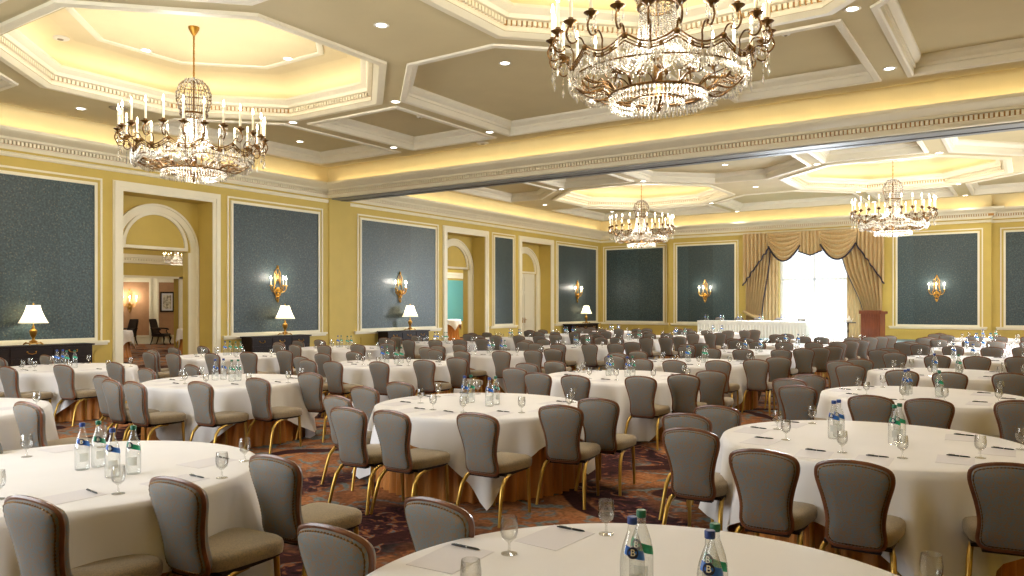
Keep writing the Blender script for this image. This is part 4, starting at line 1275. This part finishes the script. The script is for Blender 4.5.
# table: top, pedestal and gold floor-length skirt
TR, TZ = 1.055, .75
b = MB(); b.lathe([(TR-.04, .70), (TR-.01, .71), (TR-.01, .735), (TR-.03, .742)], 48); ME_TOP = b.mesh('tabletop', M['darkwood'], 40)
b = MB(); b.lathe([(.30, 0), (.30, .03), (.05, .08), (.05, .66), (.28, .70)], 16); ME_PED = b.mesh('pedestal', M['darkwood'], 40)
b = MB(); rows = []
for i in range(7):
    t = i/6; row = []
    for k in range(301):
        a = 2*PI*k/300; r = TR-.035 + .018*t*0 + (.006+.022*t)*math.cos(a*50+.8*math.sin(a*7)); row.append((r*math.cos(a), r*math.sin(a), .735-.73*t))
    rows.append(row)
b.grid(rows); ME_SKIRT = b.mesh('gold_skirt', M['skirt'], 60)
def cloth_mesh(seed, hs=1.27):
    rnd = random.Random(seed)
    b = MB(); n = 144; rows = []
    ph = [rnd.uniform(0, 2*PI) for _ in range(4)]
    def hang(a):
        c, s = abs(math.cos(a)), abs(math.sin(a)); return min(.735, hs/max(c, s)-TR)
    for f in (.0, .3, .6, .9, .985): rows.append([(TR*f*math.cos(2*PI*k/n), TR*f*math.sin(2*PI*k/n), TZ) for k in range(n+1)])
    rows.append([((TR+.004)*math.cos(2*PI*k/n), (TR+.004)*math.sin(2*PI*k/n), TZ-.006) for k in range(n+1)])
    m = 12
    for i in range(1, m+1):
        row = []
        for k in range(n+1):
            a = 2*PI*k/n; h = hang(a); t = i/m; z = TZ-.006-h*t
            cor = smooth((h-.2)/.5)
            fold = (.5+.5*cor)*(.13+.8*h)*t*(.10*math.cos(11*a+ph[0])+.09*math.cos(19*a+ph[1])+.05*math.cos(31*a+ph[2]))
            r = TR+.012+.05*h*t+.06*cor*t+fold*(1.0)
            r = max(r, TR+.004)
            row.append((r*math.cos(a), r*math.sin(a), max(z, .012)))
        rows.append(row)
    b.grid(rows)
    return b.mesh('tablecloth', M['cloth'], 70)
CLOTHS = [cloth_mesh(s, h_) for s, h_ in enumerate((1.28, 1.32, 1.35, 1.42, 1.30))]

# ---------------------------------------------------------------- round tables, chairs round three sides, settings
ROWS = {
 'A': ('right-hand row', [(-1.03, 2.33), (-.99, 6.22), (-1.0, 9.70), (-1.05, 13.1), (-1.08, 16.9), (-1.08, 20.6), (-1.05, 23.9), (-1.05, 27.4)]),
 'B': ('second row from the right', [(-4.82, 2.40), (-4.66, 6.32), (-4.88, 9.98), (-4.94, 13.2), (-5.05, 16.9), (-5.1, 20.4), (-4.95, 24.0)]),
 'C': ('third row from the right', [(-8.8, 2.95), (-8.95, 6.43), (-9.3, 10.0), (-9.35, 13.3), (-9.2, 16.7), (-9.6, 20.6), (-9.66, 24.3), (-9.6, 27.8)]),
 'D': ('row along the left wall', [(-13.0, 6.3), (-13.4, 9.75), (-13.7, 13.1), (-13.4, 16.4), (-13.3, 19.9), (-13.4, 23.5), (-13.6, 27.4)]),
}
CHAIRS = [(165, 1.36), (193, 1.43), (226, 1.50), (259, 1.62), (280, 1.63), (306, 1.57), (333, 1.43), (4, 1.36)]
CHX = {('A', 0): [(-1.17, .33), (-1.24, -.22), (-1.0, -1.02)],
 ('A', 1): [(-1.26, .28), (-1.30, -.33), (-1.0, -1.03), (-.34, -1.56), (.17, -1.61), (.90, -1.2), (1.24, -.55), (1.3, .16)],
 ('B', 1): [(-1.27, .2), (-1.25, -.38), (-.87, -1.12), (-.16, -1.67), (.29, -1.62), (.97, -1.35), (1.27, -.54), (1.31, .08)],
 ('B', 0): [(-1.14, -.06), (1.08, -.73), (1.26, -.14), (1.2, .51)],
 ('C', 1): [(1.22, .36), (1.28, -.5), (1.1, -1.15), (.48, -1.57), (.03, -1.58), (-.6, -1.35), (-1.25, -.4), (-1.25, .3)]}
SET = [(-.70, .50), (-.88, .02), (-.68, -.46), (-.27, -.76), (.12, -.76), (.55, -.47), (.80, 0), (.56, .50)]
ROT = {('B', 0): 18, ('C', 1): 8, ('C', 0): 12}
def order(items, key):
    return sorted(items, key=key)
def inframe(x, y, z0, z1, m=40):
    p, q = proj(x, y, z0), proj(x, y, z1)
    if not p or not q: return False
    return -m < p[0] < 1024+m and q[1] < 576+m and p[1] > -m
for row, (rowname, tabs) in ROWS.items():
    for ti, (tx, ty) in enumerate(tabs):
        rnd = random.Random(hash((row == 'A', row == 'B', row == 'C', ti)) if False else ord(row)*100+ti)
        tname = '%s table, %s' % (ORD[ti], rowname)
        d = proj(tx, ty, .75)[2]
        rot = R(-6 + rnd.uniform(-9, 9))
        t = thing('round_table', 'round banquet table with gold skirt, the ' + tname, 'table', (tx, ty, 0), 0, 'round banquet tables')
        obj('tabletop', ME_TOP, t); obj('table_skirt', ME_SKIRT, t, label='pleated gold skirt'); obj('pedestal', ME_PED, t)
        thing('tablecloth', 'white tablecloth draped over the ' + tname, 'tablecloth', (tx, ty, 0), (R({('A', 1): -13, ('B', 1): -6}[(row, ti)]) if (row, ti) in (('A', 1), ('B', 1)) else rot) + PI/2*rnd.randrange(4), 'white tablecloths', CLOTHS[{('A', 1): 3, ('B', 0): 3, ('B', 1): 0}.get((row, ti), (ord(row)+ti) % 5)])
        # chairs
        rr = R(ROT.get((row, ti), rnd.uniform(-4, 4)))
        cs = []; offs = []
        for ci, (a, r) in enumerate(CHAIRS):
            an = R(a)+rr+R(rnd.uniform(-2.5, 2.5)); rad_ = r+rnd.uniform(-.03, .04)
            ox, oy = rad_*math.cos(an), rad_*math.sin(an)
            offs.append((ox, oy))
        if (row, ti) in CHX: offs = CHX[(row, ti)]
        for ox, oy in offs:
            toe = R(8)*max(0, ox/math.hypot(ox, oy)) + R(rnd.uniform(-4, 4))
            # seat centre lies in front of the back's top
            fx_, fy_ = -math.sin(toe), math.cos(toe)
            x, y = tx+ox+fx_*.30, ty+oy+fy_*.30
            # keep side chairs clear of the cloth
            cs.append((x, y, toe))
        if row == 'B' and ti in (4, 5, 6):
            for q in range(1): cs.append((tx+1.45, ty+.95, R(14)))
        cs = [c for c in cs if inframe(c[0], c[1], .2, .95)]
        cs.sort(key=lambda c: proj(c[0], c[1], .9)[0])
        for k, (x, y, toe) in enumerate(cs):
            chair(x, y, toe, 'grey banquet chair, %s from the left around the %s' % (ORD[k], tname), 'banquet chairs around the round tables', 0, 2 if d < 11 else 1)
        # bottles: two pairs
        hx, hy = {('A', 0): (.135, .05), ('A', 1): (.21, .06), ('B', 0): (.18, .06)}.get((row, ti), (.16, .06))
        bx_, by_ = (tx+.045, ty+.10) if (row, ti) == ('A', 0) else (tx+.20, ty+.08) if (row, ti) == ('B', 0) else (tx-.03, ty) if (row, ti) == ('A', 1) else (tx, ty)
        j = lambda: rnd.uniform(-.015, .015)
        cols = {('A', 0): 'bgbg', ('A', 1): 'bbgg', ('B', 0): 'bgbg', ('B', 1): 'bgbg'}.get((row, ti), rnd.choice(('bgbg', 'bggg', 'bbgg', 'bgbb')))
        bs = [(bx_+sx*hx+j(), by_+sy*hy+j(), 'blue' if c == 'b' else 'green') for (sx, sy), c in zip(((-1,-1),(-1,1),(1,-1),(1,1)), cols)]
        bs = [q for q in bs if inframe(q[0], q[1], .75, 1.04)]
        bs.sort(key=lambda q: proj(q[0], q[1], .8)[0])
        for k, (x, y, c) in enumerate(bs):
            view = math.atan2(y, x)       # label turned to the camera, more or less
            bottle(x, y, TZ+.0005, c, '%s-capped water bottle, %s from the left on the %s' % (c, ORD[k], tname), 'water bottles on the tables', d < 12, view-PI/2 + R(rnd.uniform(-25, 25)))
        # settings
        st = []
        for (sx, sy) in SET:
            c, s = math.cos(rr*.6), math.sin(rr*.6)
            st.append((tx+sx*c-sy*s+rnd.uniform(-.02, .02), ty+sx*s+sy*c+rnd.uniform(-.02, .02), R(rnd.uniform(-5, 5))))
        gl = [(x+.15+rnd.uniform(-.02, .02), y+.17+rnd.uniform(-.02, .03)) for x, y, _ in st]
        gl = [g for g in gl if math.hypot(g[0]-tx, g[1]-ty) < 1.0 and inframe(g[0], g[1], .75, .9, 15)]
        gl.sort(key=lambda g: proj(g[0], g[1], .8)[0])
        for k, g in enumerate(gl):
            thing('water_goblet', 'stemmed water glass, %s from the left on the %s' % (ORD[k], tname), 'glass', (g[0], g[1], TZ+.0005), 0, 'water glasses on the tables', ME_GOB)
        if d < 22:
            st = [q for q in st if inframe(q[0], q[1], .75, .75, 5)]
            st.sort(key=lambda q: proj(q[0], q[1], .75)[0])
            for k, (x, y, a) in enumerate(st):
                thing('paper_sheet', 'white note paper, %s from the left on the %s' % (ORD[k], tname), 'paper', (x, y, TZ+.0006), a, 'note papers on the tables', ME_PAPER)
                pt = thing('pen', 'black pen, %s from the left on the %s' % (ORD[k], tname), 'pen', (x+rnd.uniform(-.03, .03), y+.128, TZ+.002), a+R(rnd.uniform(-14, 10)), 'black pens on the tables')
                obj('barrel', ME_PEN, pt); obj('ring', ME_PEN2, pt); obj('clip', ME_PEN3, pt)

# ---------------------------------------------------------------- stage riser, head table, lectern
b = MB(); b.box(-14.2, -3.4, 32.3, 36.3, 0, .34)
rs = thing('stage_riser', 'low carpeted stage riser under the head table and lectern', 'stage', (0,0,0)); obj('deck', b.mesh('deck', M['riser']), rs)
b = MB(); b.box(-14.22, -3.38, 32.27, 32.3, 0.005, .30); b.box(-3.4, -3.37, 32.3, 36.3, .005, .30); obj('skirting', b.mesh('skirting', M['darkwood']), rs)
HX0, HX1, HY0, HY1, HZ = -12.55, -7.85, 33.7, 34.45, .34
ht = thing('head_table', 'long head table on the riser before the window', 'table', (0,0,0))
b = MB(); b.box(HX0+.02, HX1-.02, HY0+.02, HY1-.02, HZ+.70, HZ+.735); obj('tabletop', b.mesh('tabletop', M['darkwood']), ht)
for x in (HX0+.2, (HX0+HX1)/2-.1, (HX0+HX1)/2+.1, HX1-.2):
    for y in (HY0+.12, HY1-.12):
        b = MB(); b.tube([(x, y, HZ+.002), (x, y, HZ+.71)], .02, 8); obj('leg', b.mesh('leg', M['silver'], 40), ht)
tc = thing('tablecloth', 'white top cloth over the long head table', 'tablecloth', (0,0,0))
b = MB(); b.box(HX0-.015, HX1+.015, HY0-.015, HY1+.015, HZ+.735, HZ+.752); obj('cloth_top', b.mesh('cloth_top', M['headcloth']), tc)
b = MB()
path = []
def hp(s):
    """point on the table's edge, walked from the back right round the front"""
    w, dpt = HX1-HX0+.03, HY1-HY0+.03
    if s < dpt: return HX0-.015, HY1+.015-s, (-1, 0)
    s -= dpt
    if s < w: return HX0-.015+s, HY0-.015, (0, -1)
    s -= w
    return HX1+.015, HY0-.015+s, (1, 0)
TOT = (HX1-HX0+.03)+2*(HY1-HY0+.03)
for (zt, zb, amp, per, base, nm) in ((HZ+.75, HZ+.60, .012, .30, .022, 'valance'), (HZ+.735, HZ+.012, .028, .13, .004, 'pleated_skirt')):
    b = MB(); n = int(TOT/per*6); rows = []
    for i in range(4):
        row = []
        for k in range(n+1):
            s = min(TOT-1e-4, TOT*k/n); x, y, nn = hp(s); o = base+amp*math.sin(2*PI*s/per)*(.3+.7*i/3)
            row.append((x+nn[0]*o, y+nn[1]*o, zt+(zb-zt)*i/3 - (0 if nm != 'valance' else .03*abs(math.sin(PI*s/per))*i/3)))
        rows.append(row)
    b.grid(rows); obj(nm, b.mesh(nm, M['headcloth'], 60), tc)
for k, x in enumerate((-12.1, -11.2, -10.3, -9.4, -8.4)):
    chair(x, 35.0, PI + R(random.uniform(-5, 5)), 'grey chair behind the long head table, %s from the left' % ORD[k], 'chairs behind the head table', HZ, 1)
for k, x in enumerate((-12.35, -12.22, -11.65, -11.52, -10.85, -10.72, -9.9, -9.77, -8.95, -8.82)):
    bottle(x, 34.1, HZ+.753, 'green' if k % 2 else 'blue', '%s-capped water bottle, %s from the left on the long head table' % ('green' if k % 2 else 'blue', ORD[k]), 'bottles on the head table', False, R(random.uniform(-30, 30)))
# lectern
def lectern(x, y, z):
    t = thing('lectern', 'tall wooden lectern on the riser in front of the drapes', 'lectern', (x, y, z), R(-14))
    b = MB(); b.box(-.40, .40, -.28, .28, 0, .08); obj('base', b.mesh('lectern_base', M['lectern']), t)
    b = MB(); b.box(-.37, .37, -.25, .22, .08, 1.10); obj('cabinet', b.mesh('lectern_cabinet', M['lectern']), t)
    b = MB()
    for (p, q, r_, s_) in ((-.30, .30, .18, .23), (-.30, .30, .95, 1.0), (-.30, -.25, .18, 1.0), (.25, .30, .18, 1.0)): b.box(p, q, -.262, -.25, r_, s_)
    obj('front_moulding', b.mesh('front_moulding', M['lectern']), t)
    b = MB(); v = [(-.43,-.30,1.10),(.43,-.30,1.10),(.43,.30,1.10),(-.43,.30,1.10),(-.43,-.30,1.24),(.43,-.30,1.24),(.43,.30,1.16),(-.43,.30,1.16)]
    b.add(v, [(0,3,2,1),(4,5,6,7),(0,1,5,4),(1,2,6,5),(2,3,7,6),(3,0,4,7)]); obj('top', b.mesh('lectern_top', M['lectern']), t)
    b = MB(); b.box(-.43, .43, .28, .31, 1.15, 1.20); obj('book_ledge', b.mesh('book_ledge', M['lectern']), t)
lectern(-5.15, 33.0, HZ)
# small side table with cups
st_ = thing('side_table', 'small dark side table left of the lectern', 'table', (-6.15, 33.4, HZ))
b = MB(); b.lathe([(.30, .72), (.31, .73), (.31, .75), (.30, .755)], 24); obj('tabletop', b.mesh('side_top', M['darkwood'], 40), st_)
b = MB(); b.lathe([(.03, .05), (.025, .3), (.04, .4), (.025, .5), (.04, .72)], 12); obj('stem', b.mesh('side_stem', M['darkwood'], 40), st_)
for k in range(3):
    b = MB(); a = 2*PI*k/3; b.tube([(.02*math.cos(a), .02*math.sin(a), .12), (.15*math.cos(a), .15*math.sin(a), .07), (.25*math.cos(a), .25*math.sin(a), .012)], .02, 6); obj('leg', b.mesh('side_leg', M['darkwood'], 40), st_)
b = MB(); b.lathe([(.02, 0), (.035, .01), (.042, .05), (.044, .09), (.04, .09), (.03, .02), (.001, .015)], 14); ME_CUP = b.mesh('cup', M['plastic'], 40)
for k, (dx, dy) in enumerate(((-.14, -.05), (.0, -.12), (.12, .02))):
    thing('cup', 'white cup on the side table left of the lectern, %s from the left' % ORD[k], 'cup', (-6.15+dx, 33.4+dy, HZ+.756), 0, 'white cups on the side table', ME_CUP)
b = MB(); b.lathe([(.04, 0), (.065, .03), (.065, .13), (.03, .2), (.022, .24), (.03, .25), (.001, .26)], 16); b.tube([(.06, 0, .06), (.13, 0, .1), (.15, 0, .17)], [.014, .011, .008], 6); b.tube([(-.06, 0, .15), (-.11, 0, .14), (-.11, 0, .07), (-.06, 0, .05)], .008, 6)
thing('water_jug', 'white jug among cups on the side table by the lectern', 'jug', (-6.12, 33.5, HZ+.756), 0, None, b.mesh('water_jug', M['plastic'], 40))

# ---------------------------------------------------------------- foyer: armchairs, picture, cocktail tables
def armchair(x, y, rz, label):
    t = thing('armchair', label, 'armchair', (x, y, 0), rz, 'dark leather armchairs in the foyer')
    b = MB(); b.box(-.30, .30, -.26, .32, .40, .50); b.box(-.28, .28, -.24, .30, .36, .41); obj('seat', b.mesh('arm_seat', M['leather']), t)
    b = MB(); rows = []
    for i in range(9):
        tt = i/8; w = .29-.03*math.sin(PI*tt*.5)+(.0 if tt < .85 else -.03*(tt-.85)/.15)
        rows.append([(w*u, -.27-.16*tt+.01*u*u, .5+.66*tt) for u in (-1, -.5, 0, .5, 1)])
    rows2 = [[(p[0], p[1]+.09, p[2]) for p in r_] for r_ in rows]
    b.grid(rows); b.grid([list(reversed(r_)) for r_ in rows2])
    for side_ in (0, -1): b.grid([[rows[i][side_], rows2[i][side_]] for i in range(9)])
    b.grid([rows[-1], rows2[-1]]); obj('backrest', fixnormals(b.mesh('arm_back', M['leather'], 50)), t)
    for s in (-1, 1):
        b = MB(); b.tube([(s*.30, -.30, .74), (s*.36, -.1, .73), (s*.38, .14, .71), (s*.37, .2, .67)], [.025, .03, .035, .03], 8); b.tube([(s*.36, .14, .70), (s*.33, .10, .60), (s*.31, .18, .48)], .025, 8); obj('arm', b.mesh('armrest', M['darkwood'], 50), t)
        b = MB(); b.tube([(s*.27, .27, .40), (s*.31, .32, .28), (s*.27, .29, .12), (s*.29, .33, .01)], [.04, .045, .025, .03], 8); obj('leg', b.mesh('cabriole_leg', M['darkwood'], 50), t)
        b = MB(); b.tube([(s*.26, -.22, .40), (s*.26, -.26, .2), (s*.27, -.33, .01)], [.03, .025, .02], 8); obj('leg', b.mesh('rear_leg', M['darkwood'], 50), t)
fz = math.atan2(dirv.x, -dirv.y)
q = fpt(-.95, .75, 0); armchair(q[0], q[1], fz+R(-52), 'dark leather armchair, the left one seen through the open doorway')
q = fpt(.42, .8, 0); armchair(q[0], q[1], fz+R(62), 'dark leather armchair under the framed picture in the foyer')
pic = thing('framed_picture', 'framed print above the armchair on the foyer wall', 'picture', (0,0,0))
b = MB(); s0, s1, z0, z1 = .46, .96, 1.52, 2.36
fbar(b, s0-.05, s0+.02, z0-.05, z1+.05, .012, .05); fbar(b, s1-.02, s1+.05, z0-.05, z1+.05, .012, .05); fbar(b, s0, s1, z1-.02, z1+.05, .012, .05); fbar(b, s0, s1, z0-.05, z0+.02, .012, .05)
obj('frame', fixnormals(b.mesh('picture_frame', M['darkwood'])), pic)
b = MB(); fbar(b, s0, s1, z0, z1, .012, .025); obj('mat_board', fixnormals(b.mesh('mat_board', M['paper'])), pic)
b = MB(); fbar(b, s0+.08, s1-.08, z0+.1, z1-.1, .025, .03); obj('print', fixnormals(b.mesh('print', M['art'])), pic)
def cocktail(x, y, h, label, r=.42):
    t = thing('cocktail_table', 'tall cocktail table with gold skirt ' + label, 'table', (x, y, 0), 0, 'cocktail tables in the corridor')
    b = MB(); b.lathe([(r, h-.04), (r, h-.01)], 24); obj('tabletop', b.mesh('tabletop', M['darkwood'], 40), t)
    b = MB(); rows = []
    for i in range(5):
        tt = i/4; rows.append([((r*.97-.08*math.sin(PI*tt)+.02*math.cos(18*2*PI*k/108)*tt)*math.cos(2*PI*k/108), (r*.97-.08*math.sin(PI*tt)+.02*math.cos(18*2*PI*k/108)*tt)*math.sin(2*PI*k/108), h-.02-(h-.03)*tt) for k in range(109)])
    b.grid(rows); obj('table_skirt', b.mesh('skirt', M['skirt'], 60), t)
    b = MB(); rows = [[(r*f*math.cos(2*PI*k/72), r*f*math.sin(2*PI*k/72), h) for k in range(73)] for f in (0, .5, 1)]
    for i in range(1, 7):
        row = []
        for k in range(73):
            a = 2*PI*k/72; hg = .78/max(abs(math.cos(a)), abs(math.sin(a)))-r; hg = min(hg, h-.25); tt = i/6
            row.append(((r+.02+.03*tt+.03*tt*math.cos(9*a))*math.cos(a), (r+.02+.03*tt+.03*tt*math.cos(9*a))*math.sin(a), h-hg*tt))
        rows.append(row)
    b.grid(rows); thing('tablecloth', 'white cloth on the tall cocktail table ' + label, 'tablecloth', (x, y, 0), R(20), 'cloths on the cocktail tables', b.mesh('tablecloth', M['cloth'], 70))
cocktail(-25.6, 14.15, .92, 'at the left side of the open doorway')
cocktail(-25.5, 16.75, .92, 'at the right side of the open doorway')
cocktail(-24.3, 30.4, 1.08, 'seen through the middle doorway past the room divider', .55)
point('corridor_lamp', (-23.5, 12.5, 3.7), 160, WARM, .3); point('corridor_lamp', (-23.4, 31, 3.6), 900, (.95,.97,1), .4); point('foyer_lamp', (-30.5, 18, 3.6), 130, WARM, .3); point('corridor_lamp', (-23.0, 24.5, 3.6), 150, NEUT, .3)

# ---------------------------------------------------------------- world and view
w = bpy.data.worlds.new('world'); scene.world = w; w.use_nodes = True
w.node_tree.nodes['Background'].inputs[0].default_value = (.8, .9, 1, 1); w.node_tree.nodes['Background'].inputs[1].default_value = .3
vs = scene.view_settings
scene.display_settings.display_device = 'sRGB'
vs.view_transform = 'Standard'; vs.look = 'None'; vs.gamma = 1; vs.use_curve_mapping = False
vs.exposure = 0.07
cy = scene.cycles
cy.max_bounces = 7; cy.diffuse_bounces = 4; cy.glossy_bounces = 3; cy.transmission_bounces = 4; cy.transparent_max_bounces = 24
cy.caustics_reflective = False; cy.caustics_refractive = False
cy.sample_clamp_indirect = 4.0; cy.sample_clamp_direct = 0.0
cy.use_light_tree = True
cy.use_denoising = True
print('chairs', NCH[0], 'objects', len(bpy.data.objects))
